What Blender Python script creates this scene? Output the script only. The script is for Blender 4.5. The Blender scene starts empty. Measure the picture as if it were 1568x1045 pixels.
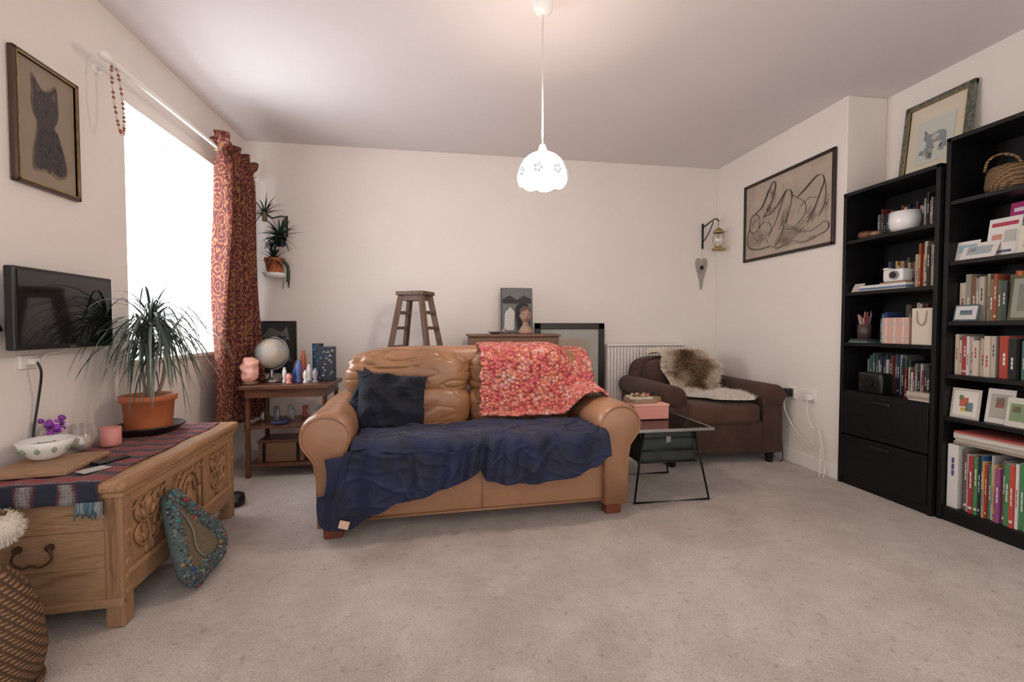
import bpy, bmesh, math, random
from mathutils import Vector, Matrix, Euler, noise
random.seed(7)
S=bpy.context.scene
D=bpy.data
try:
    S.view_settings.view_transform='Standard'
    S.view_settings.look='None'
except Exception: pass

# ------------------------------------------------------------------ materials
def _new(name):
    m=D.materials.new(name); m.use_nodes=True
    nt=m.node_tree; p=nt.nodes['Principled BSDF']
    return m,nt,p
def N(nt,t,**k):
    n=nt.nodes.new(t)
    for a,b in k.items(): setattr(n,a,b)
    return n
def ramp(nt,fac,stops):
    r=N(nt,'ShaderNodeValToRGB'); e=r.color_ramp.elements
    e[0].position=stops[0][0]; e[0].color=(*stops[0][1],1)
    e[1].position=stops[-1][0]; e[1].color=(*stops[-1][1],1)
    for s in stops[1:-1]:
        x=e.new(s[0]); x.color=(*s[1],1)
    nt.links.new(fac,r.inputs[0]); return r.outputs[0]
def coords(nt,scale=(1,1,1),rot=(0,0,0)):
    tc=N(nt,'ShaderNodeTexCoord'); mp=N(nt,'ShaderNodeMapping')
    mp.inputs['Scale'].default_value=scale; mp.inputs['Rotation'].default_value=rot
    nt.links.new(tc.outputs['Object'],mp.inputs[0]); return mp.outputs[0]
def bumpit(nt,p,h,strength,dist=0.01):
    b=N(nt,'ShaderNodeBump'); b.inputs['Strength'].default_value=strength; b.inputs['Distance'].default_value=dist
    nt.links.new(h,b.inputs['Height']); nt.links.new(b.outputs[0],p.inputs['Normal'])
def mat(name,c,rough=.5,metal=0,var=.12,ns=8,bump=0,bs=60,bd=.01,c2=None,emit=None,es=0,trans=0,sheen=0,coat=0,alpha=1,spec=None,bsc=(1,1,1)):
    m,nt,p=_new(name)
    p.inputs['Roughness'].default_value=rough; p.inputs['Metallic'].default_value=metal
    v=coords(nt)
    nz=N(nt,'ShaderNodeTexNoise'); nz.inputs['Scale'].default_value=ns; nz.inputs['Detail'].default_value=5
    nt.links.new(v,nz.inputs['Vector'])
    if c2 is None: c2=tuple(x*(1-var) for x in c); c1=tuple(min(1,x*(1+var*.5)) for x in c)
    else: c1=c
    nt.links.new(ramp(nt,nz.outputs['Fac'],[(.35,c2),(.65,c1)]),p.inputs['Base Color'])
    if bump:
        n2=N(nt,'ShaderNodeTexNoise'); n2.inputs['Scale'].default_value=bs; n2.inputs['Detail'].default_value=6
        nt.links.new(coords(nt,bsc),n2.inputs['Vector']); bumpit(nt,p,n2.outputs['Fac'],bump,bd)
    if emit: p.inputs['Emission Color'].default_value=(*emit,1); p.inputs['Emission Strength'].default_value=es
    if trans: p.inputs['Transmission Weight'].default_value=trans
    if sheen: p.inputs['Sheen Weight'].default_value=sheen
    if coat: p.inputs['Coat Weight'].default_value=coat
    if spec is not None: p.inputs['Specular IOR Level'].default_value=spec
    p.inputs['Alpha'].default_value=alpha
    return m
def wood(name,c1,c2,scale=(1,12,12),rough=.5,bump=.15,ws=3):
    m,nt,p=_new(name); v=coords(nt,scale)
    nz=N(nt,'ShaderNodeTexNoise'); nz.inputs['Scale'].default_value=ws; nz.inputs['Detail'].default_value=8; nz.inputs['Distortion'].default_value=1.2
    nt.links.new(v,nz.inputs['Vector'])
    nt.links.new(ramp(nt,nz.outputs['Fac'],[(.3,c2),(.5,c1),(.58,tuple(x*.82 for x in c1)),(.7,c1)]),p.inputs['Base Color'])
    p.inputs['Roughness'].default_value=rough; bumpit(nt,p,nz.outputs['Fac'],bump,.005)
    return m
def vmat(name,rough=.5,bump=0,bs=80):
    m,nt,p=_new(name); a=N(nt,'ShaderNodeAttribute',attribute_name='Col')
    nt.links.new(a.outputs['Color'],p.inputs['Base Color']); p.inputs['Roughness'].default_value=rough
    if bump:
        v=coords(nt); n2=N(nt,'ShaderNodeTexNoise'); n2.inputs['Scale'].default_value=bs
        nt.links.new(v,n2.inputs['Vector']); bumpit(nt,p,n2.outputs['Fac'],bump,.005)
    return m

def carpet_mat():
    m,nt,p=_new('carpet'); v=coords(nt)
    n1=N(nt,'ShaderNodeTexNoise'); n1.inputs['Scale'].default_value=3.0; n1.inputs['Detail'].default_value=10; n1.inputs['Roughness'].default_value=.74; n1.inputs['Distortion'].default_value=.15
    n2=N(nt,'ShaderNodeTexNoise'); n2.inputs['Scale'].default_value=150; n2.inputs['Detail'].default_value=3
    n3=N(nt,'ShaderNodeTexNoise'); n3.inputs['Scale'].default_value=38; n3.inputs['Detail'].default_value=4
    for n in(n1,n2,n3): nt.links.new(v,n.inputs['Vector'])
    c=ramp(nt,n1.outputs['Fac'],[(.36,(.465,.39,.345)),(.5,(.56,.48,.43)),(.63,(.65,.57,.52))])
    c2=ramp(nt,n2.outputs['Fac'],[(.3,(.64,.61,.59)),(.60,(1,1,1))])
    c3=ramp(nt,n3.outputs['Fac'],[(.27,(.60,.56,.53)),(.40,(1,1,1))])
    mx=N(nt,'ShaderNodeMix',data_type='RGBA',blend_type='MULTIPLY'); mx.inputs[0].default_value=.75
    nt.links.new(c,mx.inputs[6]); nt.links.new(c2,mx.inputs[7])
    my=N(nt,'ShaderNodeMix',data_type='RGBA',blend_type='MULTIPLY'); my.inputs[0].default_value=.75
    nt.links.new(mx.outputs[2],my.inputs[6]); nt.links.new(c3,my.inputs[7]); nt.links.new(my.outputs[2],p.inputs['Base Color'])
    p.inputs['Roughness'].default_value=.95; p.inputs['Sheen Weight'].default_value=.3
    bumpit(nt,p,n2.outputs['Fac'],.8,.012); return m
def curtain_mat():
    m,nt,p=_new('paisley_curtain'); v=coords(nt,(1,1,.62))
    vo=N(nt,'ShaderNodeTexVoronoi'); vo.inputs['Scale'].default_value=15; nt.links.new(v,vo.inputs['Vector'])
    mu=N(nt,'ShaderNodeMath',operation='MULTIPLY'); mu.inputs[1].default_value=26; nt.links.new(vo.outputs['Distance'],mu.inputs[0])
    nz=N(nt,'ShaderNodeTexNoise'); nz.inputs['Scale'].default_value=60; nz.inputs['Detail'].default_value=3; nt.links.new(v,nz.inputs['Vector'])
    m2=N(nt,'ShaderNodeMath',operation='MULTIPLY_ADD'); m2.inputs[1].default_value=12; nt.links.new(nz.outputs['Fac'],m2.inputs[0]); nt.links.new(mu.outputs[0],m2.inputs[2])
    si=N(nt,'ShaderNodeMath',operation='SINE'); nt.links.new(m2.outputs[0],si.inputs[0])
    mr=N(nt,'ShaderNodeMapRange'); mr.inputs[1].default_value=-1; nt.links.new(si.outputs[0],mr.inputs[0])
    c=ramp(nt,mr.outputs[0],[(.0,(.035,.022,.026)),(.18,(.13,.013,.011)),(.60,(.17,.018,.014)),(.78,(.24,.10,.04)),(.87,(.17,.022,.014)),(1,(.30,.19,.09))])
    nt.links.new(c,p.inputs['Base Color']); p.inputs['Roughness'].default_value=.85; return m
def knit_mat():
    m,nt,p=_new('chunky_knit'); v=coords(nt,(1,1,1))
    a=N(nt,'ShaderNodeTexNoise'); a.inputs['Scale'].default_value=12; a.inputs['Detail'].default_value=2; nt.links.new(v,a.inputs['Vector'])
    vo=N(nt,'ShaderNodeTexVoronoi'); vo.inputs['Scale'].default_value=42; nt.links.new(v,vo.inputs['Vector'])
    sp=N(nt,'ShaderNodeSeparateColor'); nt.links.new(vo.outputs['Color'],sp.inputs[0])
    ad=N(nt,'ShaderNodeMath',operation='MULTIPLY_ADD'); ad.inputs[1].default_value=.36; nt.links.new(sp.outputs[0],ad.inputs[0]); nt.links.new(a.outputs['Fac'],ad.inputs[2])
    c=ramp(nt,ad.outputs[0],[(.42,(.66,.13,.20)),(.56,(.72,.20,.17)),(.68,(.76,.27,.19)),(.80,(.78,.35,.30)),(.92,(.80,.50,.45))])
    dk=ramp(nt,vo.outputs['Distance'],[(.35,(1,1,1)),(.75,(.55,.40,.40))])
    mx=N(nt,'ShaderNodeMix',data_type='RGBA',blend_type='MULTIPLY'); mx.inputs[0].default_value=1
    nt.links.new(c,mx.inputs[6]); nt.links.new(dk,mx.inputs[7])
    nt.links.new(mx.outputs[2],p.inputs['Base Color']); p.inputs['Roughness'].default_value=.95
    inv=N(nt,'ShaderNodeMath',operation='SUBTRACT'); inv.inputs[0].default_value=1; nt.links.new(vo.outputs['Distance'],inv.inputs[1])
    bumpit(nt,p,inv.outputs[0],1.0,.02); return m
def runner_mat():
    m,nt,p=_new('woven_runner'); v=coords(nt,(1,1,1))
    w=N(nt,'ShaderNodeTexWave',wave_type='BANDS',bands_direction='Y'); w.inputs['Scale'].default_value=3.1; w.inputs['Distortion'].default_value=0
    w2=N(nt,'ShaderNodeTexWave',wave_type='BANDS',bands_direction='Y'); w2.inputs['Scale'].default_value=17
    b=N(nt,'ShaderNodeTexVoronoi'); b.inputs['Scale'].default_value=95; b.inputs['Randomness'].default_value=.25
    for n in(w,w2,b): nt.links.new(v,n.inputs['Vector'])
    c=ramp(nt,w.outputs['Fac'],[(.0,(.02,.02,.035)),(.38,(.03,.03,.055)),(.45,(.30,.28,.27)),(.5,(.27,.035,.045)),(.8,(.33,.05,.05)),(1,(.28,.03,.04))])
    mx=N(nt,'ShaderNodeMix',data_type='RGBA'); f=N(nt,'ShaderNodeMath',operation='MULTIPLY'); f.inputs[1].default_value=.9
    nt.links.new(b.outputs['Distance'],f.inputs[0]); nt.links.new(f.outputs[0],mx.inputs[0]); nt.links.new(c,mx.inputs[6])
    c2=ramp(nt,w2.outputs['Fac'],[(.2,(.02,.025,.045)),(.6,(.26,.05,.055)),(.95,(.40,.36,.33))]); nt.links.new(c2,mx.inputs[7])
    nt.links.new(mx.outputs[2],p.inputs['Base Color']); p.inputs['Roughness'].default_value=.95; return m
def wicker_mat(name,c1,c2,s=45):
    m,nt,p=_new(name); v=coords(nt)
    w=N(nt,'ShaderNodeTexWave',bands_direction='Z'); w.inputs['Scale'].default_value=s*.5; w.inputs['Distortion'].default_value=2
    w2=N(nt,'ShaderNodeTexWave',bands_direction='DIAGONAL'); w2.inputs['Scale'].default_value=s*.4; w2.inputs['Distortion'].default_value=1
    for n in(w,w2): nt.links.new(v,n.inputs['Vector'])
    mu=N(nt,'ShaderNodeMath',operation='MULTIPLY'); nt.links.new(w.outputs['Fac'],mu.inputs[0]); nt.links.new(w2.outputs['Fac'],mu.inputs[1])
    nt.links.new(ramp(nt,mu.outputs[0],[(.05,c2),(.5,c1)]),p.inputs['Base Color']); p.inputs['Roughness'].default_value=.75
    bumpit(nt,p,mu.outputs[0],.9,.01); return m
def net_mat():
    m=D.materials.new('net_voile'); m.use_nodes=True; nt=m.node_tree; nt.nodes.clear()
    o=N(nt,'ShaderNodeOutputMaterial'); mx=N(nt,'ShaderNodeMixShader'); t=N(nt,'ShaderNodeBsdfTransparent'); tr=N(nt,'ShaderNodeBsdfTranslucent')
    tr.inputs[0].default_value=(.95,.96,.98,1); v=coords(nt,(1,1,1)); n=N(nt,'ShaderNodeTexNoise'); n.inputs['Scale'].default_value=25; nt.links.new(v,n.inputs['Vector'])
    mr=N(nt,'ShaderNodeMapRange'); mr.inputs[3].default_value=.3; mr.inputs[4].default_value=.7; nt.links.new(n.outputs['Fac'],mr.inputs[0]); nt.links.new(mr.outputs[0],mx.inputs[0])
    nt.links.new(t.outputs[0],mx.inputs[1]); nt.links.new(tr.outputs[0],mx.inputs[2]); nt.links.new(mx.outputs[0],o.inputs[0]); return m
def glass_mat(name,c=(1,1,1),mixf=.15):
    m=D.materials.new(name); m.use_nodes=True; nt=m.node_tree; nt.nodes.clear()
    o=N(nt,'ShaderNodeOutputMaterial'); mx=N(nt,'ShaderNodeMixShader'); t=N(nt,'ShaderNodeBsdfTransparent'); g=N(nt,'ShaderNodeBsdfGlossy')
    t.inputs[0].default_value=(*c,1); g.inputs['Roughness'].default_value=.03; mx.inputs[0].default_value=mixf
    nt.links.new(t.outputs[0],mx.inputs[1]); nt.links.new(g.outputs[0],mx.inputs[2]); nt.links.new(mx.outputs[0],o.inputs[0]); return m

m_wall=mat('wall_paint',(.81,.752,.705),.9,var=.02,ns=2,bump=.05,bs=120)
m_ceil=mat('ceiling_paint',(.75,.70,.695),.95,var=.02,ns=2)
m_trim=mat('white_gloss',(.85,.83,.80),.4,var=.02)
m_carpet=carpet_mat()
m_leather=mat('tan_leather',(.315,.155,.075),.34,var=.24,ns=6,bump=.3,bs=9,bd=.02,coat=.15,bsc=(.7,1,2.2))
m_leather_arm=mat('tan_leather_arm',(.35,.175,.095),.36,var=.14,ns=5,bump=.15,bs=30,bd=.006,coat=.12)
m_navy=mat('navy_fleece',(.0050,.0115,.058),.70,c2=(.0018,.004,.020),ns=9,bump=.4,bs=22,sheen=.08)
m_navy2=mat('navy_velvet',(.0025,.005,.016),.9,var=.3,ns=8,bump=.3,bs=50,sheen=.04)
m_knit=knit_mat()
m_curt=curtain_mat()
m_pine=wood('old_pine_y',(.40,.225,.115),(.24,.12,.055),(14,1.2,14),.55,.2)
m_pinex=wood('old_pine_x',(.38,.225,.125),(.22,.115,.055),(1.5,14,10),.55,.2)
m_pinez=wood('old_pine_z',(.34,.19,.10),(.19,.095,.045),(14,14,1.2),.55,.2)
m_carve=mat('carved_pine',(.33,.175,.085),.55,var=.3,ns=20,bump=.3,bs=40)
m_dwood=wood('dark_wood',(.14,.055,.028),(.06,.024,.012),(1.2,12,12),.35)
m_mwood=wood('mid_wood',(.20,.10,.055),(.10,.05,.028),(1.2,12,12),.45)
m_lwood=wood('ladder_wood',(.155,.09,.062),(.08,.045,.03),(12,12,1.5),.6)
m_black=mat('black_brown_board',(.0065,.006,.0065),.45,var=.2,ns=20,spec=.3)
m_bmetal=mat('black_metal',(.02,.02,.02),.4,metal=.6)
m_chrome=mat('brushed_steel',(.35,.34,.33),.3,metal=1)
m_gold=mat('gilt',(.42,.30,.13),.35,metal=.7,var=.3,ns=30,bump=.3)
m_gframe=mat('green_gilt',(.17,.18,.15),.4,metal=.4,var=.5,ns=60)
m_bframe=mat('dark_frame',(.018,.009,.007),.35)
m_brown=mat('brown_chenille',(.062,.026,.016),.85,var=.25,ns=8,bump=.2,bs=120,sheen=.08)
m_brownseat=mat('brown_seat',(.085,.036,.021),.85,var=.2,ns=8,bump=.2,bs=120,sheen=.08)
m_terra=mat('terracotta',(.50,.145,.055),.6,var=.15)
m_soil=mat('soil',(.03,.02,.015),.95,bump=.8,bs=60)
m_screen=mat('tv_glass',(.003,.003,.004),.06,var=0,coat=.3)
m_plasblk=mat('black_plastic',(.008,.008,.009),.3)
m_white=mat('white_ceramic',(.82,.82,.80),.2,var=.03)
m_plug=mat('white_plastic',(.80,.77,.72),.4,var=.03)
m_wick=wicker_mat('wicker',(.50,.32,.16),(.10,.05,.02),60)
m_wick2=wicker_mat('wicker_dark',(.36,.20,.10),(.07,.035,.016),55)
m_burlap=wicker_mat('burlap',(.42,.35,.23),(.20,.15,.09),150)
m_runner=runner_mat()
m_vc=vmat('painted_items',.45)
m_vcm=vmat('paper_items',.8)
m_fur=vmat('fur',.95)
m_leaf=vmat('leaf',.4)
m_net=net_mat()
m_glass=glass_mat('clear_glass')
m_glass2=glass_mat('table_glass',(.45,.52,.50),.35)
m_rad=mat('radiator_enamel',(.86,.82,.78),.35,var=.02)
m_rad_shade=mat('radiator_groove_shade',(.55,.51,.48),.6,var=.02)  # enamel darkened to paint in the shade between the ribs
m_paper=mat('aged_paper',(.45,.37,.30),.8,var=.14,ns=6)
m_catmat=mat('brown_mount',(.30,.235,.175),.8,var=.08)
m_char=mat('charcoal',(.06,.05,.045),.9)
m_salt=mat('salt_lamp_rock',(.75,.40,.33),.5,var=.15,ns=12,bump=.5,bs=18,emit=(1,.4,.28),es=.08)
m_shade=mat('glowing_glass_shade',(.9,.9,.88),.3,var=.02,emit=(1,.98,.94),es=.8)
m_petal=mat('shade_flower',(.5,.57,.6),.3,var=.3,ns=40,emit=(.85,.93,1),es=.3)
m_bulb=mat('light_bulb',(1,1,1),.3,emit=(1,.93,.8),es=9)
m_ghost=mat('pale_clay',(.40,.25,.18),.6,var=.2,bump=.2,bs=40)

# ------------------------------------------------------------------ builder
def sm(pts,n=6,closed=False):
    P=[Vector(p) for p in pts]; out=[]; L=len(P)
    rng=range(L) if closed else range(L-1)
    for i in rng:
        if closed: a,b,c,d=P[i-1],P[i],P[(i+1)%L],P[(i+2)%L]
        else: a=P[max(i-1,0)];b=P[i];c=P[i+1];d=P[min(i+2,L-1)]
        for k in range(n):
            t=k/n
            out.append(.5*((2*b)+(c-a)*t+(2*a-5*b+4*c-d)*t*t+(3*b-a-3*c+d)*t**3))
    if not closed: out.append(P[-1])
    return out
class B:
    def __init__(s): s.v=[];s.f=[];s.mi=[];s.c=[];s.sm=[];s.mats=[]
    def add(s,vs,fs,m,col=(1,1,1),smooth=False,M=None):
        if m not in s.mats: s.mats.append(m)
        k=s.mats.index(m); o=len(s.v)
        for v in vs:
            v=Vector(v)
            if M is not None: v=M@v
            s.v.append(v)
        for f in fs:
            s.f.append([i+o for i in f]); s.mi.append(k); s.c.append(col); s.sm.append(smooth)
    def box(s,c,sz,m,rot=(0,0,0),bev=0,col=(1,1,1),seg=2):
        bm=bmesh.new(); bmesh.ops.create_cube(bm,size=1)
        for v in bm.verts: v.co=Vector((v.co.x*sz[0],v.co.y*sz[1],v.co.z*sz[2]))
        if bev>0: bmesh.ops.bevel(bm,geom=bm.edges[:],offset=min(bev,min(sz)*.49),segments=seg,affect='EDGES',profile=.5)
        M=Matrix.Translation(c)@Euler(rot).to_matrix().to_4x4()
        bm.verts.index_update()
        s.add([v.co.copy() for v in bm.verts],[[v.index for v in f.verts] for f in bm.faces],m,col,bev>0 and seg>2,M); bm.free()
    def bb(s,x0,x1,y0,y1,z0,z1,m,**k):
        s.box(((x0+x1)/2,(y0+y1)/2,(z0+z1)/2),(abs(x1-x0),abs(y1-y0),abs(z1-z0)),m,**k)
    def tube(s,pts,r,m,n=8,col=(1,1,1),closed=False,flat=1):
        P=[Vector(p) for p in pts]; L=len(P)
        R=r if isinstance(r,(list,tuple)) else [r]*L
        vs=[];up=None
        for i,p in enumerate(P):
            a=P[(i-1)%L] if (closed or i>0) else p; b=P[(i+1)%L] if (closed or i<L-1) else p
            t=(b-a); t=t.normalized() if t.length>1e-9 else Vector((0,0,1))
            if up is None:
                up=Vector((0,0,1)) if abs(t.z)<.9 else Vector((1,0,0))
            x=t.cross(up)
            if x.length<1e-6: x=t.cross(Vector((0,1,0)))
            x.normalize(); y=x.cross(t).normalized(); up=y
            for k in range(n):
                an=2*math.pi*k/n; vs.append(p+x*math.cos(an)*R[i]+y*math.sin(an)*R[i]*flat)
        fs=[]
        for i in range(L if closed else L-1):
            j=(i+1)%L
            for k in range(n): fs.append([i*n+k,i*n+(k+1)%n,j*n+(k+1)%n,j*n+k])
        if not closed: fs.append(list(range(n))[::-1]); fs.append([(L-1)*n+k for k in range(n)])
        s.add(vs,fs,m,col,True)
    def cyl(s,p0,p1,r,m,r1=None,n=20,col=(1,1,1)):
        r1=r if r1 is None else r1
        p0=Vector(p0);p1=Vector(p1); t=(p1-p0).normalized(); x=t.orthogonal().normalized(); y=t.cross(x)
        vs=[p0+(x*math.cos(a)+y*math.sin(a))*r for a in [2*math.pi*k/n for k in range(n)]]+[p1+(x*math.cos(a)+y*math.sin(a))*r1 for a in [2*math.pi*k/n for k in range(n)]]
        s.add(vs,[[k,(k+1)%n,n+(k+1)%n,n+k] for k in range(n)],m,col,True)
        s.add(vs,[list(range(n))[::-1],list(range(n,2*n))],m,col,False)
    def lathe(s,c,prof,m,n=28,col=(1,1,1),rot=(0,0,0),wob=None):
        vs=[];fs=[]
        for i,(r,z) in enumerate(prof):
            for k in range(n):
                a=2*math.pi*k/n; rr,zz=(r,z) if wob is None else wob(r,z,a,i)
                vs.append((rr*math.cos(a),rr*math.sin(a),zz))
        for i in range(len(prof)-1):
            for k in range(n): fs.append([i*n+k,i*n+(k+1)%n,(i+1)*n+(k+1)%n,(i+1)*n+k])
        s.add(vs,fs,m,col,True,Matrix.Translation(c)@Euler(rot).to_matrix().to_4x4())
    def grid(s,fn,nu,nv,m,col=(1,1,1)):
        vs=[fn(i/nu,j/nv) for j in range(nv+1) for i in range(nu+1)]
        s.add(vs,[[j*(nu+1)+i,j*(nu+1)+i+1,(j+1)*(nu+1)+i+1,(j+1)*(nu+1)+i] for j in range(nv) for i in range(nu)],m,col,True)
    def poly(s,pts,m,col=(1,1,1)): s.add(pts,[list(range(len(pts)))],m,col)
    def cush(s,c,h,m,n=5,amp=0,fr=5,cuts=18,rot=(0,0,0),col=(1,1,1),seed=0,fn=None,crease=0,cf=(3.2,3.2,7.0)):
        bm=bmesh.new(); bmesh.ops.create_cube(bm,size=2)
        bmesh.ops.subdivide_edges(bm,edges=bm.edges[:],cuts=cuts,use_grid_fill=True)
        R=Euler(rot).to_matrix()
        for v in bm.verts:
            p=v.co; L=(abs(p.x)**n+abs(p.y)**n+abs(p.z)**n)**(1/n)
            q=Vector((p.x/L*h[0],p.y/L*h[1],p.z/L*h[2])); dr=Vector((p.x/L,p.y/L,p.z/L)).normalized()
            if amp:
                w=Vector((q.x*fr,q.y*fr,q.z*fr*1.4))+Vector((seed*3.7,seed*1.3,0))
                q+=dr*noise.noise(w)*amp
            if crease:
                w=Vector((q.x*cf[0],q.y*cf[1],q.z*cf[2]))+Vector((seed*1.7,seed*2.3,seed))
                wa=noise.noise_vector(w*.8)*.8
                n1=noise.noise(w+wa); n2=noise.noise(w*1.9+Vector((9,3,1))+wa)
                q-=dr*crease*(math.exp(-(n1/.07)**2)+.5*math.exp(-(n2/.07)**2)-.35)
            if fn: q=fn(q)
            v.co=R@q+Vector(c)
        bm.verts.index_update()
        s.add([v.co.copy() for v in bm.verts],[[v.index for v in f.verts] for f in bm.faces],m,col,True); bm.free()
    def ell(s,c,r,m,n=2,**k):
        if not isinstance(r,(tuple,list)): r=(r,r,r)
        k.setdefault('cuts',6); s.cush(c,r,m,n=2,**k)
    def blade(s,b,d,L,w,droop,m,col,n=7,xmin=-99):
        b=Vector(b); d=Vector(d).normalized(); side=d.cross(Vector((0,0,1)))
        if side.length<.05: side=Vector((1,0,0))
        side.normalize(); vs=[]; p=b.copy(); dd=d.copy()
        for i in range(n+1):
            t=i/n; ww=w*(min(1,t*5+.35))*(1-t)**.6+.0004
            tri=[p-side*ww, p+Vector((0,0,-ww*.35)), p+side*ww]
            for q in tri:
                if q.x<xmin: q.x=xmin
            vs+=tri
            dd=(dd+Vector((0,0,-droop/n))).normalized(); p=p+dd*L/n
        fs=[]
        for i in range(n):
            a=i*3; fs+=[[a,a+1,a+4,a+3],[a+1,a+2,a+5,a+4]]
        s.add(vs,fs,m,col,True)
    def build(s,name,parent=None,loc=None,rotz=0,solid=0,norm=True):
        sh=Vector((0,0,0))
        if parent is None and loc is None:
            xs=[v.x for v in s.v];ys=[v.y for v in s.v];zs=[v.z for v in s.v]
            sh=Vector(((min(xs)+max(xs))/2,(min(ys)+max(ys))/2,min(zs)))
        me=D.meshes.new(name); me.from_pydata([v-sh for v in s.v],[],s.f)
        for m in s.mats: me.materials.append(m)
        ca=me.color_attributes.new('Col','FLOAT_COLOR','CORNER')
        buf=[]
        for i,p in enumerate(me.polygons):
            p.material_index=s.mi[i]; p.use_smooth=s.sm[i]
            buf+= [*s.c[i],1.0]*p.loop_total
        ca.data.foreach_set('color',buf)
        if norm:
            bm=bmesh.new(); bm.from_mesh(me); bmesh.ops.recalc_face_normals(bm,faces=bm.faces); bm.to_mesh(me); bm.free()
        me.update()
        o=D.objects.new(name,me); S.collection.objects.link(o)
        o.location=sh if loc is None else loc
        o.rotation_euler[2]=rotz
        if parent: o.parent=parent; o.location=(0,0,0) if loc is None else loc
        if solid:
            q=o.modifiers.new('solid','SOLIDIFY'); q.thickness=solid; q.offset=0
        return o
def empty(name,loc,rotz=0):
    e=D.objects.new(name,None); S.collection.objects.link(e); e.location=loc; e.rotation_euler[2]=rotz; e.empty_display_size=.1; return e
def lerp(a,b,t): return a+(b-a)*t
def interp(x,tab):
    if x<=tab[0][0]: return tab[0][1]
    for (a,va),(b,vb) in zip(tab,tab[1:]):
        if x<=b:
            t=(x-a)/(b-a); t=t*t*(3-2*t); return va+(vb-va)*t
    return tab[-1][1]

# ------------------------------------------------------------------ room
XL,XR,XB,YB,YN,H=-1.565,2.95,2.65,4.02,-0.7,2.55
b=B(); b.bb(XL-.3,XR+.2,YN,YB+.2,-.1,0,m_carpet); b.build('floor')
b=B(); b.bb(XL-.3,XR+.2,YN,YB+.2,H,H+.1,m_ceil); b.build('ceiling')
b=B(); b.bb(XL-.3,XR+.2,YB,YB+.15,0,H,m_wall); b.build('wall_back')
b=B(); b.bb(XR,XR+.15,YN,YB,0,H,m_wall); b.build('wall_right')
b=B(); b.bb(XB,XR,2.61,YB,0,H,m_wall,bev=.006); b.build('wall_chimney_breast')
WY0,WY1,WZ0,WZ1=2.585,3.62,.86,2.17
b=B()
b.bb(XL-.28,XL,YN,WY0,0,H,m_wall); b.bb(XL-.28,XL,WY1,YB,0,H,m_wall)
b.bb(XL-.28,XL,WY0,WY1,0,WZ0,m_wall); b.bb(XL-.28,XL,WY0,WY1,WZ1,H,m_wall)
b.build('wall_left')
b=B(); b.bb(XL,XB,YB-.016,YB,0,.10,m_trim,bev=.005); b.build('baseboard_back')
b=B(); b.bb(XL,XL+.016,YN,YB-.016,0,.10,m_trim,bev=.005); b.build('baseboard_left')
b=B(); b.bb(XB-.016,XB,2.61,YB-.016,0,.10,m_trim,bev=.005); b.build('baseboard_chimney')
b=B(); b.bb(XR-.016,XR,YN,2.61,0,.10,m_trim,bev=.005); b.build('baseboard_right')
b=B()
xo=XL-.22
for (y0,y1,z0,z1) in [(WY0,WY0+.05,WZ0,WZ1),(WY1-.05,WY1,WZ0,WZ1),(WY0,WY1,WZ0,WZ0+.06),(WY0,WY1,WZ1-.06,WZ1),((WY0+WY1)/2-.03,(WY0+WY1)/2+.03,WZ0,WZ1)]:
    b.bb(xo-.03,xo+.03,y0,y1,z0,z1,m_trim,bev=.006)
b.bb(xo-.004,xo+.004,WY0+.05,WY1-.05,WZ0+.05,WZ1-.05,m_glass)
b.build('window_1')
b=B(); b.bb(XL-.2,XL+.035,WY0-.02,WY1+.02,WZ0-.022,WZ0+.004,m_trim,bev=.008); b.build('trim_window_sill')
b=B()
def net(u,v):
    y=lerp(WY0+.012,WY1-.012,u); z=lerp(WZ1-.05+.012*abs(math.sin(u*60)),WZ0+.01,v)
    return (XL-.10+.012*math.sin(u*90)+.004*math.sin(u*37),y,z)
b.grid(net,160,4,m_net); b.tube([(XL-.10,WY0,WZ1-.045),(XL-.10,WY1,WZ1-.045)],.006,m_trim); b.build('net_curtain')
b=B(); rx=XL+.115; rz=2.225
b.tube([(rx,2.30,rz),(rx,3.93,rz)],.012,m_trim,n=12)
b.ell((rx,2.285,rz),(.022,.03,.022),m_trim); b.ell((rx,3.945,rz),(.022,.03,.022),m_trim)
for y in (2.40,3.86): b.tube([(rx,y,rz),(XL+.0,y,rz)],.008,m_trim); b.cyl((XL,y,rz),(XL+.012,y,rz),.025,m_trim)
b.build('curtain_rod')
b=B()
def cur(u,v):
    y=lerp(3.20,3.87,u); z=lerp(2.285,.34,v)
    sq=.78+.62*max(0,v-.28)*.75+.20*math.exp(-(v/.035)**2)
    sq=min(sq,1.08); yc=3.53; y=yc+(y-yc)*sq
    a=.050*math.sin(u*math.pi*2*7+.5*math.sin(v*4))+.016*math.sin(u*41+v*3)
    k=1-.45*math.exp(-((v-.045)/.02)**2)
    hz=.018*math.sin(u*50+1)*max(0,1-v*20)
    return (rx+.020+a*k+.006*math.sin(v*9+u*7)+(.02*math.sin(u*63) if v<.03 else 0),y+.012*math.sin(v*6+u*15),z+hz)
b.grid(cur,170,80,m_curt)
for i in range(7):
    y=lerp(3.30,3.77,i/6); b.tube([(rx+.02*math.cos(a),y,rz+.02*math.sin(a)) for a in [k*math.pi/6 for k in range(12)]],.003,m_gold,n=6,closed=True)
b.build('paisley_curtain',solid=.004)
b=B()
path=[]
for k in range(46):
    t=k/46*2*math.pi; path.append((rx+.014*math.cos(t*1),2.36+.030*math.sin(t),rz-.145-.165*math.cos(t)*1.0+.0))
for i,p in enumerate(path): b.ell(p,.0065,m_vc,cuts=2,col=(.30,.10,.05) if i%3 else (.75,.6,.5))
b.tube(path,.0015,m_vc,col=(.3,.15,.1),closed=True,n=5)
b.build('bead_necklace')

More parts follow.
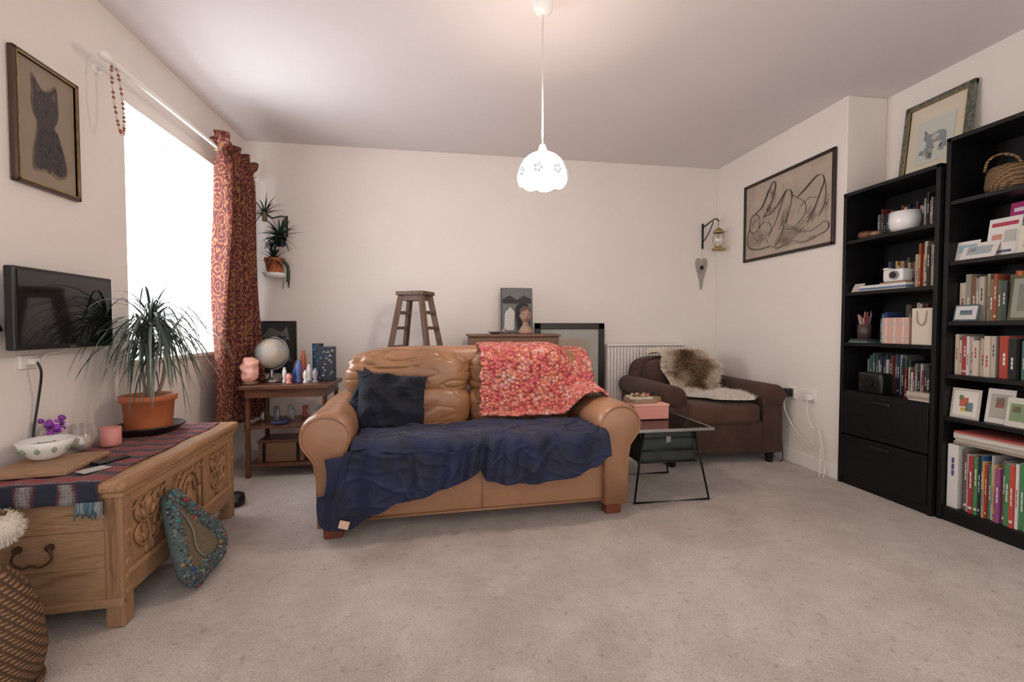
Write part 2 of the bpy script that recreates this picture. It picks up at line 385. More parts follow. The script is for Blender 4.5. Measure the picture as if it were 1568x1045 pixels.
# ------------------------------------------------------------------ frames on walls
def frame_yz(name,x,y0,y1,z0,z1,fw,depth,mf,inner,side,mi=None,mw=0,extra=None):
    b=B(); g=.002*side
    X0=x+g; X1=x+g+side*depth
    xa,xb_=min(X0,X1),max(X0,X1)
    b.bb(xa,xb_,y0,y1,z1-fw,z1,mf,bev=.005); b.bb(xa,xb_,y0,y1,z0,z0+fw,mf,bev=.005)
    b.bb(xa,xb_,y0,y0+fw,z0,z1,mf,bev=.005); b.bb(xa,xb_,y1-fw,y1,z0,z1,mf,bev=.005)
    xm=x+g+side*depth*.45
    b.bb(min(X0,xm),max(X0,xm),y0+fw*.8,y1-fw*.8,z0+fw*.8,z1-fw*.8,inner)
    if mi:
        e=fw-.004; w=.004
        for a in [((y0+e,y1-e,z1-e-w,z1-e)),((y0+e,y1-e,z0+e,z0+e+w)),((y0+e,y0+e+w,z0+e,z1-e)),((y1-e-w,y1-e,z0+e,z1-e))]:
            b.bb(min(xm,X1+side*.002),max(xm,X1+side*.002),a[0],a[1],a[2],a[3],mi)
    xs=xm+side*.002
    def P(u,v,k=0):
        yy=lerp(y0,y1,u) if side>0 else lerp(y1,y0,u)
        return (xs+side*.0006*k,yy,lerp(z0,z1,v))
    if extra: extra(b,P)
    return b.build(name)
m_cframe=mat('walnut_frame',(.07,.035,.02),.4)
def cat(b,P):
    sil=[(.30,.16),(.30,.30),(.34,.42),(.36,.52),(.31,.58),(.29,.66),(.30,.73),(.30,.86),(.41,.785),(.52,.79),(.64,.86),(.66,.74),(.67,.66),(.64,.58),(.60,.53),(.68,.45),(.75,.33),(.78,.2),(.66,.15),(.48,.18)]
    for k,(sc,c) in enumerate(((1.07,(.235,.185,.14)),(1.035,(.16,.125,.10)),(1.0,(.062,.052,.052)))):
        s2=[tuple(p)[:2] for p in sm([(.5+(u-.5)*sc,.48+(v-.48)*sc,0) for u,v in sil],3,closed=True)]
        b.poly([P(u,v,1+k) for u,v in s2],m_vcm,col=c)
    for ear in([(.32,.82),(.34,.75),(.39,.77)],[(.62,.82),(.55,.77),(.63,.74)]): b.poly([P(u,v,4) for u,v in ear],m_vcm,col=(.13,.095,.08))
    for cx in(.39,.56): b.poly([P(cx+.030*math.cos(a),.675+.011*math.sin(a),4) for a in [k*.628 for k in range(10)]],m_vcm,col=(.16,.13,.07)); b.poly([P(cx+.01*math.cos(a),.675+.011*math.sin(a),5) for a in [k*.628 for k in range(10)]],m_vcm,col=(.01,.01,.01))
    b.poly([P(.45,.635,4),P(.50,.635,4),P(.475,.615,4)],m_vcm,col=(.02,.015,.015))
    for k in range(130):
        u=.35+random.random()*.34; v=.18+random.random()*.33
        c=random.choice([(.075,.065,.065),(.04,.032,.032),(.10,.08,.07)])
        b.tube([P(u,v,3.2),P(u+.012,v-.04,3.2)],.0010,m_vcm,col=c,n=3)
frame_yz('cat_portrait',XL,1.955,2.265,1.575,2.075,.017,.022,m_cframe,m_catmat,1,mi=m_gold,extra=cat)
def nude(b,P):
    def ln(pts,r=.0016,n=4):
        for q in range(n):
            du,dv=random.gauss(0,.005)*(q>0),random.gauss(0,.007)*(q>0)
            b.tube([P(u,v,2) for u,v,_ in [tuple(p) for p in sm([(a+du+random.gauss(0,.003)*(q>0),c+dv+random.gauss(0,.005)*(q>0),0) for a,c in pts],6)]],r*(1 if q==0 else .6),m_char,n=4,flat=.3)
    def sh(pts,c,k=1): b.poly([P(u,v,k) for u,v in [tuple(p)[:2] for p in sm([(a,d,0) for a,d in pts],4,closed=True)]],m_vcm,col=c)
    sh([(.06,.16),(.09,.5),(.22,.56),(.42,.60),(.55,.70),(.62,.62),(.85,.68),(.92,.4),(.88,.14),(.5,.10)],(.40,.33,.265))
    sh([(.40,.14),(.48,.30),(.56,.34),(.66,.26),(.62,.16)],(.28,.23,.185),1.3)
    sh([(.07,.20),(.09,.40),(.15,.34),(.20,.22)],(.31,.25,.205),1.3)
    ln([(.10,.56),(.08,.42),(.13,.36),(.20,.40),(.21,.52),(.16,.60),(.10,.56)])
    ln([(.16,.60),(.24,.66),(.36,.90),(.40,.88),(.38,.74),(.32,.60),(.26,.52)],.0024)
    ln([(.08,.42),(.05,.30),(.08,.18),(.20,.13),(.34,.14)],.0022)
    ln([(.20,.40),(.28,.46),(.34,.42),(.36,.34),(.30,.28),(.22,.30)])
    ln([(.26,.52),(.36,.54),(.44,.62),(.52,.74),(.58,.70),(.57,.55),(.50,.32),(.46,.20),(.40,.12)],.0026)
    ln([(.52,.74),(.46,.56),(.40,.40),(.33,.26)],.002)
    ln([(.58,.68),(.64,.62),(.72,.54),(.74,.44),(.68,.34),(.60,.28),(.52,.30)],.002)
    ln([(.64,.62),(.72,.68),(.84,.78),(.90,.72),(.86,.56),(.80,.40),(.74,.30)],.0026)
    ln([(.90,.72),(.92,.56),(.90,.42),(.86,.34)]); ln([(.60,.28),(.70,.22),(.80,.20),(.92,.26),(.95,.2),(.90,.14),(.76,.13)],.0022)
    ln([(.34,.14),(.46,.10),(.60,.14),(.70,.10),(.84,.12)],.0024)
    ln([(.14,.30),(.2,.24),(.28,.26),(.32,.2)]); ln([(.45,.3),(.5,.4),(.55,.34)]); ln([(.68,.5),(.76,.56),(.84,.54)]); ln([(.30,.62),(.34,.56),(.40,.60)])
    for (cu,cv,n,dx,dy) in [(.12,.46,30,.02,.05),(.2,.25,34,.04,.06),(.50,.40,36,.02,.10),(.78,.35,40,.04,.06),(.5,.15,50,.05,.02),(.37,.74,18,.012,.06),(.9,.4,20,.02,.06),(.66,.25,34,.05,.03),(.3,.5,20,.02,.08)]:
        for k in range(n):
            u=cu+random.gauss(0,.035); v=cv+random.gauss(0,.045)
            if v+dy>.94 or v<.06 or u>.93 or u<.05: continue
            b.tube([P(u,v,2),P(u+dx,v+dy,2)],.0011,m_vcm,col=random.choice([(.16,.13,.11),(.24,.20,.165)]),n=3)
frame_yz('charcoal_drawing',XB,2.68,3.60,1.59,2.245,.024,.02,m_bframe,m_paper,-1,extra=nude)
m_aq=mat('cream_mount',(.66,.60,.48),.8,var=.03)
def aq(b,P):
    b.poly([P(.23,.22),P(.77,.22),P(.77,.74),P(.23,.74)],m_vcm,col=(.56,.57,.52))
    for k in range(14): 
        u=.26+random.random()*.42; v=.25+random.random()*.14; b.poly([P(u,v,1),P(u+.08,v-.02,1),P(u+.07,v+.04,1),P(u+.02,v+.05,1)],m_vcm,col=random.choice([(.30,.33,.27),(.4,.42,.38),(.22,.26,.25),(.45,.44,.36)]))
    q=[(.36,.34),(.38,.46),(.33,.52),(.37,.58),(.44,.55),(.56,.57),(.66,.52),(.65,.34),(.61,.34),(.60,.43),(.46,.43),(.42,.34)]
    b.poly([P(u,v,2) for u,v in [tuple(p)[:2] for p in sm([(a,c,0) for a,c in q],3,closed=True)]],m_vcm,col=(.24,.27,.29))
    b.poly([P(u,v,3) for u,v in [(.44,.50),(.5,.55),(.58,.52),(.5,.47)]],m_vcm,col=(.50,.48,.44))
    b.poly([P(u,v,3) for u,v in [(.36,.55),(.33,.62),(.38,.60)]],m_vcm,col=(.16,.17,.18))
fr=frame_yz('watercolour_picture',0,-.19,.19,0,.50,.035,.022,m_gframe,m_aq,-1,mi=m_gold,extra=aq)
fr.location=(XR-.018-.06,2.27,1.905); fr.rotation_euler=(0,.11,0)

# ------------------------------------------------------------------ TV
b=B(); ty0,ty1,tz0,tz1=1.84,2.325,.945,1.248
b.bb(-1.505,-1.472,ty0,ty1,tz0,tz1,m_plasblk,bev=.006); b.bb(-1.4715,-1.4700,ty0+.014,ty1-.014,tz0+.02,tz1-.014,m_screen)
b.bb(-1.535,-1.50,ty0+.12,ty1-.12,tz0+.05,tz1-.08,m_plasblk,bev=.01)
b.bb(XL,-1.53,2.03,2.13,1.04,1.14,m_bmetal,bev=.003)
b.tube([(-1.54,1.83,1.05),(-1.53,1.84,1.01)],.02,m_plasblk)
b.box((-1.4695,2.09,tz0+.008),(.002,.03,.006),m_chrome)
b.build('wall_mounted_tv')
b=B()
b.bb(XL,XL+.012,1.96,2.04,.87,.92,m_plug,bev=.003); b.bb(XL+.012,XL+.035,1.985,2.015,.885,.91,m_plug,bev=.004)
b.tube(sm([(XL+.035,2.0,.895),(XL+.04,2.01,.85),(XL+.02,2.02,.75),(XL+.015,2.0,.62),(XL+.03,1.98,.53)],6),.004,m_plasblk,n=6)
b.tube(sm([(XL+.03,2.02,.90),(XL+.03,2.06,.925),(XL+.04,2.1,.93),(XL+.05,2.14,.95)],6),.003,m_plug,n=6)
b.build('wall_socket_with_cable')

# ------------------------------------------------------------------ carved chest
CHL=(-1.297,2.17,0); CHR=math.radians(2.6)
ch=empty('carved_wooden_chest',CHL,CHR)
hx,hy=.205,.475
b=B()
b.bb(-hx+.02,hx-.015,-hy+.015,hy-.015,.10,.468,m_pine)
for sy in(-1,1):
    for sx in(-1,1):
        b.bb(sx*hx,sx*(hx-.055),sy*hy,sy*(hy-.06),.0,.47,m_pinez,bev=.006)
        for k in range(7): 
            b.box((sx*(hx+.001),sy*(hy-.03),.12+k*.05),(.008,.03,.018),m_carve,bev=.004)
b.build('carcass',ch)
b=B(); b.bb(-hx-.012,hx+.02,-hy-.02,hy+.02,.47,.512,m_pine,bev=.012,seg=3); b.bb(-hx,hx+.008,-hy-.008,hy+.008,.452,.47,m_pine,bev=.004); b.build('lid',ch)
b=B()
fx=hx-.014
b.bb(fx,fx+.014,-hy+.06,hy-.06,.415,.452,m_pine,bev=.004)
b.bb(fx,fx+.018,-hy+.03,hy-.03,.165,.185,m_pine,bev=.004)
b.bb(fx-.002,fx+.012,-hy+.03,hy-.03,.10,.165,m_pinez)
for y in(-.16,.16): b.bb(fx,fx+.014,y-.03,y+.03,.185,.415,m_pinez,bev=.004)
for k in range(15):
    y=-.40+k*.057; b.tube([(fx+.006,y+.025*math.cos(a),.40+.018*math.sin(a)) for a in [math.pi+j*math.pi/6 for j in range(7)]],.005,m_carve,n=6)
for cy in(-.30,0,.30):
    if abs(cy)<.01:
        b.tube([(fx+.006,cy+.09*math.cos(a),.30+.09*math.sin(a)) for a in [j*math.pi/10 for j in range(11)]],.009,m_carve,n=8)
        b.tube([(fx+.006,cy+.055*math.cos(a),.29+.07*math.sin(a)) for a in [j*math.pi/10 for j in range(11)]],.006,m_carve,n=8)
        for s_ in(-1,1): b.tube([(fx+.006,cy+s_*.09,.30),(fx+.006,cy+s_*.09,.19)],.009,m_carve)
        b.ell((fx+.004,cy,.27),(.012,.025,.05),m_carve); b.ell((fx+.004,cy,.35),(.012,.016,.02),m_carve)
    else:
        b.tube(sm([(fx+.002,cy,.19),(fx+.003,cy+.01,.25),(fx+.003,cy-.01,.32),(fx+.003,cy,.39)],5),.006,m_carve,n=6)
        for s_ in(-1,1):
            b.tube(sm([(fx+.003,cy,.22),(fx+.004,cy+s_*.05,.23),(fx+.004,cy+s_*.085,.28),(fx+.004,cy+s_*.05,.31),(fx+.003,cy+s_*.035,.275)],5),.006,m_carve,n=6)
            b.tube(sm([(fx+.003,cy,.31),(fx+.004,cy+s_*.04,.31),(fx+.004,cy+s_*.08,.35),(fx+.004,cy+s_*.06,.39),(fx+.003,cy+s_*.03,.365)],5),.006,m_carve,n=6)
            for (dy,z,a) in [(.03,.25,.5),(.06,.255,.9),(.03,.335,.5),(.06,.345,.8),(.02,.205,.2)]:
                b.ell((fx+.001,cy+s_*dy,z),(.010,.011,.022),m_carve,rot=(-s_*a,0,0),cuts=4)
        b.ell((fx+.002,cy,.37),(.012,.018,.028),m_carve)
b.build('carved_front',ch)
b=B()
ey=-hy
for k in range(3): b.bb(-hx+.05,hx-.05,ey+.004,ey+.022,.085+k*.127,.085+k*.127+.126,m_pinex,bev=.002)
b.bb(-hx,hx,ey-.008,ey+.02,.075,.105,m_pinex,bev=.006)
b.bb(-hx,hx,-ey-.02,-ey+.008,.075,.105,m_pinex,bev=.006)
m_rust=mat('rusty_iron',(.10,.045,.028),.6,metal=.4)
b.cyl((-.09,ey,.30),(-.09,ey-.010,.30),.012,m_rust); b.cyl((.0,ey,.30),(.0,ey-.010,.30),.012,m_rust)
b.tube(sm([(-.09,ey-.010,.30),(-.10,ey-.014,.265),(-.07,ey-.016,.243),(-.045,ey-.016,.25),(-.02,ey-.016,.243),(.01,ey-.014,.265),(0,ey-.010,.30)],5),.004,m_rust,n=8)
b.build('end_panel_and_handle',ch)
b=B()
def run(u,v):
    x=lerp(-.195,.155,u); s=lerp(0,1.02,v)
    w=.0025*math.sin(u*23+v*9)+.002
    top=.515
    if s<.07: return (x+.004*math.sin(s*60+u*8),-hy-.026-.006*math.sin(u*19),top-.07+s+.0)
    return (x+.006*math.sin(v*17),-hy-.024+(s-.07),top+w)
b.grid(run,30,90,m_runner)
for k in range(26):
    x=lerp(.09,.165,k/25) ; b.tube([(x,-hy-.028,.45),(x+random.uniform(-.006,.006),-hy-.032,.425),(x+random.uniform(-.01,.01),-hy-.03,.39+random.random()*.03)],.0018,m_vcm,n=4,col=random.choice([(.06,.13,.16),(.12,.17,.2),(.28,.28,.28)]))
b.build('woven_table_runner',loc=CHL,rotz=CHR,solid=.003)
TZ=.5205
b=B(); b.box((-1.395,1.86,TZ+.011),(.24,.26,.018),m_pinex,rot=(0,0,.12),bev=.004); b.build('wooden_board')
b=B(); z=TZ+.021
b.lathe((-1.445,1.915,z),[(0,.002),(.035,.0),(.05,.012),(.072,.045),(.082,.07),(.078,.072),(.066,.045),(.045,.018),(0,.012)],m_white)
for k in range(10):
    a=k*.628; b.ell((-1.445+.071*math.cos(a),1.915+.071*math.sin(a),z+.042),(.007,.007,.012),m_vc,col=(.25,.30,.22),cuts=2)
b.lathe((-1.445,1.915,z),[(0,.05),(.066,.05)],m_vcm,col=(.3,.2,.2))
b.build('patterned_bowl')
b=B(); cz=TZ
b.lathe((-1.455,2.09,cz),[(0,.001),(.035,.001),(.038,.01),(.038,.11),(.035,.11),(.034,.012),(0,.012)],m_glass)
b.lathe((-1.455,2.09,cz),[(0,.013),(.033,.013),(.033,.06),(0,.062)],m_vc,col=(.75,.68,.6)); b.build('glass_candle_jar')
b=B(); b.lathe((-1.395,2.17,cz),[(0,.001),(.034,.001),(.036,.01),(.036,.08),(.033,.08),(.032,.02),(0,.02)],m_vc,col=(.62,.25,.22)); b.lathe((-1.395,2.17,cz),[(0,.055),(.032,.055)],m_vc,col=(.9,.6,.5)); b.build('pink_tealight_holder')
b=B(); fx_,fy_=-1.515,2.045
b.lathe((fx_,fy_,cz),[(0,.0),(.02,.0),(.028,.03),(.02,.07),(.024,.085),(.02,.085),(.016,.07),(0,.02)],m_vc,col=(.7,.65,.7))
for k in range(22): b.ell((fx_+random.uniform(-.024,.028),fy_+random.uniform(-.035,.035),cz+.105+random.uniform(-.012,.04)),random.uniform(.007,.013),m_vc,col=random.choice([(.28,.04,.42),(.4,.08,.5),(.7,.5,.75),(.2,.03,.3)]),cuts=3,amp=.004,fr=60)
b.build('purple_flower_posy')
b=B(); b.box((-1.235,1.915,TZ+.006),(.05,.11,.009),m_plasblk,rot=(0,0,-.4),bev=.003); b.build('mobile_phone')
b=B(); b.box((-1.215,1.80,TZ+.004),(.05,.08,.003),m_vcm,rot=(0,0,-.5),col=(.5,.5,.5)); b.build('folded_leaflet')

# potted dracaena
pp=empty('potted_dracaena',(-1.395,2.43,.5215))
b=B()
b.lathe((0,0,0),[(0,0),(.105,0),(.142,.03),(.146,.032),(.142,.038),(.10,.014),(0,.012)],m_plasblk); b.build('saucer',pp)
b=B(); b.lathe((0,0,.012),[(0,0),(.088,0),(.092,.01),(.102,.14),(.113,.142),(.115,.168),(.107,.17),(.104,.15),(0,.14)],m_terra,n=36); b.lathe((0,0,.155),[(0,.004),(.104,0)],m_soil); b.build('pot',pp)
b=B()
tr=sm([(0,0,.15),(.012,-.005,.24),(.0,.005,.38),(.018,0,.56)],6); b.tube(tr,[.015-.004*i/len(tr) for i in range(len(tr))],m_vcm,col=(.24,.19,.13),n=10)
tr=sm([(.015,.02,.15),(.05,.03,.26),(.06,.04,.44)],6); b.tube(tr,.008,m_vcm,col=(.24,.19,.13),n=8)
tr=sm([(-.015,.02,.15),(-.03,.01,.28),(-.02,-.01,.44)],6); b.tube(tr,.007,m_vcm,col=(.24,.19,.13),n=8)
b.build('trunk',pp)
b=B()
for k in range(210):
    a=random.random()*2*math.pi; el=random.uniform(.1,1.35) if k%3 else random.uniform(-.3,.5)
    dx,dy=math.cos(a),math.sin(a)
    L=random.uniform(.24,.46)
    if dx<-.2: L=min(L,.16/abs(dx)+.03)
    g=random.random(); col=(.03+.04*g,.055+.05*g,.042+.035*g) if random.random()>.25 else (.24,.28,.24)
    w=k%5
    base=(.018+.012*dx,.012*dy,.50+random.random()*.08) if w<3 else ((.06+.01*dx,.04+.01*dy,.41+random.random()*.06) if w==3 else (-.02+.01*dx,-.01+.01*dy,.41+random.random()*.06))
    b.blade(base,(dx*math.cos(el),dy*math.cos(el),math.sin(el)),L,random.uniform(.0042,.0068),random.uniform(1.5,3.6),m_leaf,col,n=9,xmin=-.160)
b.build('leaves',pp,norm=False)

# mosaic heart wreath leaning on the chest
b=B()
hpts=[(-.045,.385),(.0,.36),(.055,.28),(.12,.19),(.172,.115),(.178,.06),(.14,.015),(.07,.005),(.01,.012),(-.05,.0),(-.11,.0),(-.14,.05),(-.135,.13),(-.105,.24),(-.08,.33)]
out=sm([(x,z,0) for x,z in hpts],6,closed=True)
ctr=Vector((-.0,.135,0))
T=Matrix.Translation((-.938,1.985,.030))@Matrix.Rotation(math.radians(-19),4,'Y')@Matrix.Rotation(math.radians(90),4,'Z')
def tp(x,z,d): return T@Vector((x,d,z))
mid=[ctr+(p-ctr)*.84 for p in out]
b.tube([tp(p.x,p.y,.0) for p in mid],.028,m_vcm,col=(.07,.10,.10),closed=True,n=12)
ins=[ctr+(p-ctr)*.74 for p in out]
for dd in(-.008,.008): b.poly([tp(p.x,p.y,dd) for p in ins],m_burlap)
for k in range(900):
    i=random.randrange(len(mid)); p=mid[i]; tn=(mid[(i+1)%len(mid)]-mid[i-1]).normalized(); nn=Vector((tn.y,-tn.x,0))
    ph=random.uniform(-1.5,1.5); q=p+nn*math.sin(ph)*.027+tn*random.uniform(-.008,.008); d=-math.cos(ph)*.027
    sz=random.uniform(.003,.0060)
    if k%16==0: c=random.choice([(.28,.03,.03),(.02,.05,.22),(.02,.18,.10),(.35,.15,.03),(.02,.18,.2)]); sz*=1.5
    else:
        g=.035+random.random()**2*.22; c=(g*.8,g*.95,g*.92)
    b.ell(tp(q.x,q.y,d),(sz,sz,sz*1.2),m_vc,cuts=1,col=c)
b.tube(sm([tp(-.04,.30,-.012),tp(-.01,.2,-.014),tp(-.03,.12,-.014),tp(.0,.06,-.014)],5),.003,m_vcm,col=(.2,.22,.17),n=6)
b.build('mosaic_heart_wreath',norm=False)

# wicker basket lower left + fleece
b=B(); WX,WY=-1.315,1.42
def wb(r,z,a,i): return (r*(1+.10*math.cos(2*a)),z)
b.lathe((WX,WY,0),[(0,.004),(.145,.004),(.165,.02),(.18,.10),(.172,.20),(.145,.29),(.11,.34),(.09,.355),(.082,.35),(.09,.32),(0,.31)],m_wick2,n=32,wob=wb)
b.tube([(WX+.172*math.cos(a)*(1+.1*math.cos(2*a)),WY+.172*math.sin(a)*(1-.1),.02) for a in [k*math.pi/12 for k in range(24)]],.010,m_wick2,closed=True)
b.tube(sm([(WX-.05,WY-.07,.33),(WX-.03,WY-.08,.40),(WX,WY-.06,.43),(WX+.03,WY-.02,.40),(WX+.04,WY+.01,.33)],6),.008,m_wick2)
b.build('wicker_basket')
def fur(b,c,r,n,L,cols,m=m_fur,rad=.0016):
    c=Vector(c)
    for k in range(n):
        d=Vector((random.gauss(0,1),random.gauss(0,1),random.gauss(0,1))).normalized()
        p=c+Vector((d.x*r[0],d.y*r[1],d.z*r[2])); q=p+(d+Vector((random.uniform(-.6,.6),random.uniform(-.6,.6),random.uniform(-.9,.3)))).normalized()*L*random.uniform(.5,1)
        s=d.orthogonal().normalized()*rad; s2=d.cross(s).normalized()*rad
        b.add([p-s,p+s,p+s2,q],[[0,1,3],[1,2,3],[2,0,3]],m,random.choice(cols))
b=B(); cols=[(.75,.68,.58),(.65,.58,.48),(.8,.75,.68)]
for (c,r) in [((-1.37,1.515,.455),(.070,.065,.05)),((-1.32,1.57,.42),(.055,.05,.05))]:
    b.ell(c,r,m_fur,col=(.7,.63,.54),cuts=6); fur(b,c,r,900,.016,cols)
b.tube(sm([(-1.42,1.49,.50),(-1.37,1.48,.525),(-1.31,1.51,.50),(-1.28,1.55,.475)],5),.008,m_dwood)
b.tube([(-1.35,1.50,.42),(-1.345,1.48,.385),(-1.34,1.46,.35)],.02,m_fur,col=(.7,.63,.54))
b.build('sheepskin_slipper_bag')

# ------------------------------------------------------------------ sofa
SO=(.195,2.715,0); SR=math.radians(2.6)
so=empty('leather_sofa',SO,SR)
b=B()
b.box((0,-.02,.225),(1.40,.80,.30),m_leather_arm,bev=.03,seg=4)
b.tube([(-.67,-.425,.355),(.67,-.425,.355)],.006,m_leather_arm,n=8); b.tube([(-.67,-.425,.09),(.67,-.425,.09)],.006,m_leather_arm)
b.tube([(0,-.424,.09),(0,-.424,.355)],.003,m_leather_arm)
b.build('base',so)
b=B()
for sx in(-1,1): b.cush((sx*.325,-.13,.375),(.325,.33,.075),m_leather,n=6,amp=.006,fr=5,seed=sx+3,cuts=30,crease=.006,cf=(5,5,3))
b.build('seat_cushions',so)
b=B()
b.cush((0,.34,.50),(.74,.10,.405),m_leather_arm,n=6,amp=.004,cuts=14)
for sx in(-1,1):
    b.cush((sx*.378,.245,.735),(.382,.155,.155),m_leather,n=3.4,amp=.014,fr=4,seed=sx*2+5,cuts=56,crease=.012,cf=(2.6,2.6,7.5))
    b.cush((sx*.345,.205,.525),(.35,.140,.14),m_leather,n=4,amp=.008,fr=6,seed=sx*2+9,cuts=44,crease=.007,cf=(4,4,5))
b.build('back_cushions',so)
b=B()
ACZ=.508
def armprof(sx):
    pr=[(.655,.07),(.655,.33),(.650,.44)]
    cx,cz,r=.755,ACZ,.125
    for k in range(17):
        a=math.radians(205-k*(245)/16); pr.append((cx+r*math.cos(a)*1.0,cz+r*math.sin(a)*.92))
    pr+=[(.815,.385),(.80,.30),(.795,.07)]
    return [(sx*x,z) for x,z in pr]
for sx in(-1,1):
    pr=armprof(sx); n=len(pr); cx=sx*.745; cz=.42
    ys=[-.452,-.447,-.432,-.40,-.34]+[-.3+.04*k for k in range(18)]+[.42,.435]; sc=[.78,.88,.95,.99,1.0]+[1]*18+[.97,.9]
    vs=[];fs=[]
    for y,s_ in zip(ys,sc):
        for (x,z) in pr:
            k=noise.noise(Vector((x*6,y*6,z*6)))*.008
            n1=noise.noise(Vector((x*4+sx*5,y*14,z*5))); k-=.006*math.exp(-(n1/.1)**2)*(1 if y>-.3 else .2)
            zz=cz+(z-cz)*(s_ if z>.1 else 1); d=Vector((x-cx,0,z-ACZ)).normalized()*k if z>.3 else Vector((0,0,0))
            vs.append((cx+(x-cx)*s_+d.x,y,zz+d.z+ (.015 if z>.5 else 0)*max(0,y)))
    for j in range(len(ys)-1):
        for i in range(n): fs.append([j*n+i,j*n+(i+1)%n,(j+1)*n+(i+1)%n,(j+1)*n+i])
    fs.append(list(range(n))); fs.append([ (len(ys)-1)*n+i for i in range(n)])
    b.add(vs,fs,m_leather_arm,smooth=True)
    b.tube([(cx+(x-cx)*.90,-.447,cz+(z-cz)*(.90 if z>.1 else 1)) for x,z in pr],.0045,m_leather_arm,n=6)
b.build('arms',so)
b=B()
fr_=mat('foot_red',(.18,.04,.02),.4)
for sx in(-1,1):
    for y in(-.38,.36): b.box((sx*.73,y,.035),(.09,.07,.07),fr_,bev=.008)
b.build('feet',so)
b=B()
hang=[(-.79,.16),(-.72,.085),(-.63,.075),(-.5,.15),(-.40,.185),(-.3,.205),(-.12,.25),(-.02,.30),(.0,.31),(.03,.265),(.12,.24),(.3,.235),(.45,.25),(.58,.29),(.66,.35)]
def blank(u,v):
    x=lerp(-.745,.665,u); hz=interp(x,hang)
    arm=max(0,min(1,(-.62-x)/.05))
    back=lerp(-.13,-.10,u)+.02*math.sin(u*13); top=.475
    Ltop=back+.455; Lc=.06; Ld=max(.02,(top-.045)-hz); s=v*(Ltop+Lc+Ld)
    wa=noise.noise(Vector((x*3,s*2,8)))*2.2
    f=noise.noise(Vector((x*7,s*2.5,1.7)))*.020+.012*math.sin(x*48+3*math.sin(x*7)+s*4+wa)
    cr=noise.noise(Vector((x*4+s*3,s*7-x*2,4.7))); cr2=noise.noise(Vector((x*9-s*5,s*10,2.2)))
    f2=noise.noise(Vector((x*7,s*7,4.7)))*.012+.010*math.exp(-(cr/.08)**2)+.006*math.exp(-(cr2/.08)**2)
    if s<Ltop: y=back-s; z=top+f2+.004; fy=0
    elif s<Ltop+Lc:
        t=(s-Ltop)/Lc*math.pi/2; y=-.455-.042*math.sin(t); z=top-.042*(1-math.cos(t))+f2*(1-t/1.6); fy=f*t/1.6
    else:
        d=s-Ltop-Lc; y=-.497; z=top-.042-d; fy=f-.02*min(1,d*4)-.007*math.exp(-(cr/.08)**2)-.004*math.exp(-(cr2/.08)**2)
    if arm>0:
        z0=.45-.03*arm; zz=lerp(z0,hz,v); z=lerp(z,zz,arm); y=lerp(y,-.497,arm); fy=lerp(fy,f*.8-.006,arm)
    if abs(x)<.02 : fy+=.012
    return (x+.01*math.sin(s*9+u*9)-(.03*(1-u) if s>.4 else 0),y+fy,z)
b.grid(blank,240,130,m_navy)
b.box((-.66,-.535,.115),(.04,.003,.03),m_vcm,rot=(0,.3,0),col=(.70,.45,.36))
b.build('navy_fleece_blanket',loc=SO,rotz=SR,solid=.008)
b=B()
def pill(b,c,w,h,t,rot,m,amp=.01,seed=0):
    R=Matrix.Translation(c)@Euler(rot).to_matrix().to_4x4()
    for sgn in(-1,1):
        def fn(u,v):
            x=u*2-1;z=v*2-1
            th=t*((1-abs(x)**2.6)*(1-abs(z)**2.6))**.45
            px=x*(1-.10*(1-abs(z)**2)*(abs(x)**3)); pz=z*(1-.10*(1-abs(x)**2)*(abs(z)**3))
            nn=noise.noise(Vector((x*2.0+seed,z*2.0,sgn)))*amp+.012*math.exp(-(noise.noise(Vector((x*2.6+seed,z*2.6,sgn*3)))/.07)**2)
            return R@Vector((px*w,sgn*(th+nn*min(1,th*25)),pz*h))
        b.grid(fn,44,44,m)
pill(b,(-.47,-.05,.595),.205,.18,.085,(-.42,.14,.22),m_navy2,.05)
pill(b,(-.59,-.01,.60),.12,.17,.05,(-.35,.55,.35),m_navy2,.05,5)
b.build('navy_scatter_cushion',loc=SO,rotz=SR)
b=B()
pa=[(.475,.62),(.47,.80),(.40,.905),(.28,.915),(.13,.895),(.065,.82),(.055,.72),(.045,.63),(.03,.54),(.00,.502),(-.06,.498),(-.13,.508)]
pb=[(.475,.66),(.47,.79),(.41,.87),(.28,.875),(.14,.82),(.085,.74),(.05,.685),(-.03,.668),(-.11,.665),(-.20,.655),(-.26,.652)]
A=sm([(0,y,z) for y,z in pa],8); Bp=sm([(0,y,z) for y,z in pb],8)
def samp(P,k):
    k=min(len(P)-1.001,max(0,k*(len(P)-1))); i=int(k); return P[i].lerp(P[i+1],k-i)
def thr(u,v):
    x=lerp(.06,.80,u)
    vv=v*(1-.03*math.sin(u*21)-.03*math.sin(u*9+1))*lerp(.92,1.0,min(1,u*1.6))
    a=samp(A,vv); c=samp(Bp,vv)
    w=interp(x,[(.55,0),(.67,1)]); p=a.lerp(c,w)
    dz=-max(0,x-.76)*2.2*max(0,v-.5)
    n1=noise.noise(Vector((x*9,v*8,0)))*.014
    kn=.010*abs(math.sin(u*math.pi*28))*abs(math.sin(v*math.pi*40+ (math.pi/2 if int(u*28)%2 else 0)))
    xx=x-.05*max(0,v-.5)*interp(x,[(.3,0),(.8,1)])-.03*(v-.5)*(1-u)+.006*math.sin(v*60)*(1 if u<.03 or u>.97 else 0)
    flat=1 if (p.z<.505 or w>.5) else 0
    return (xx,p.y-(abs(n1)+kn*(.9 if v>.4 else .1))*(1-flat)-.006,p.z+abs(n1)*.8+dz+kn*(.3 if not flat else .9))
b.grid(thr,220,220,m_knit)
b.build('chunky_knit_throw',loc=SO,rotz=SR,solid=.010)

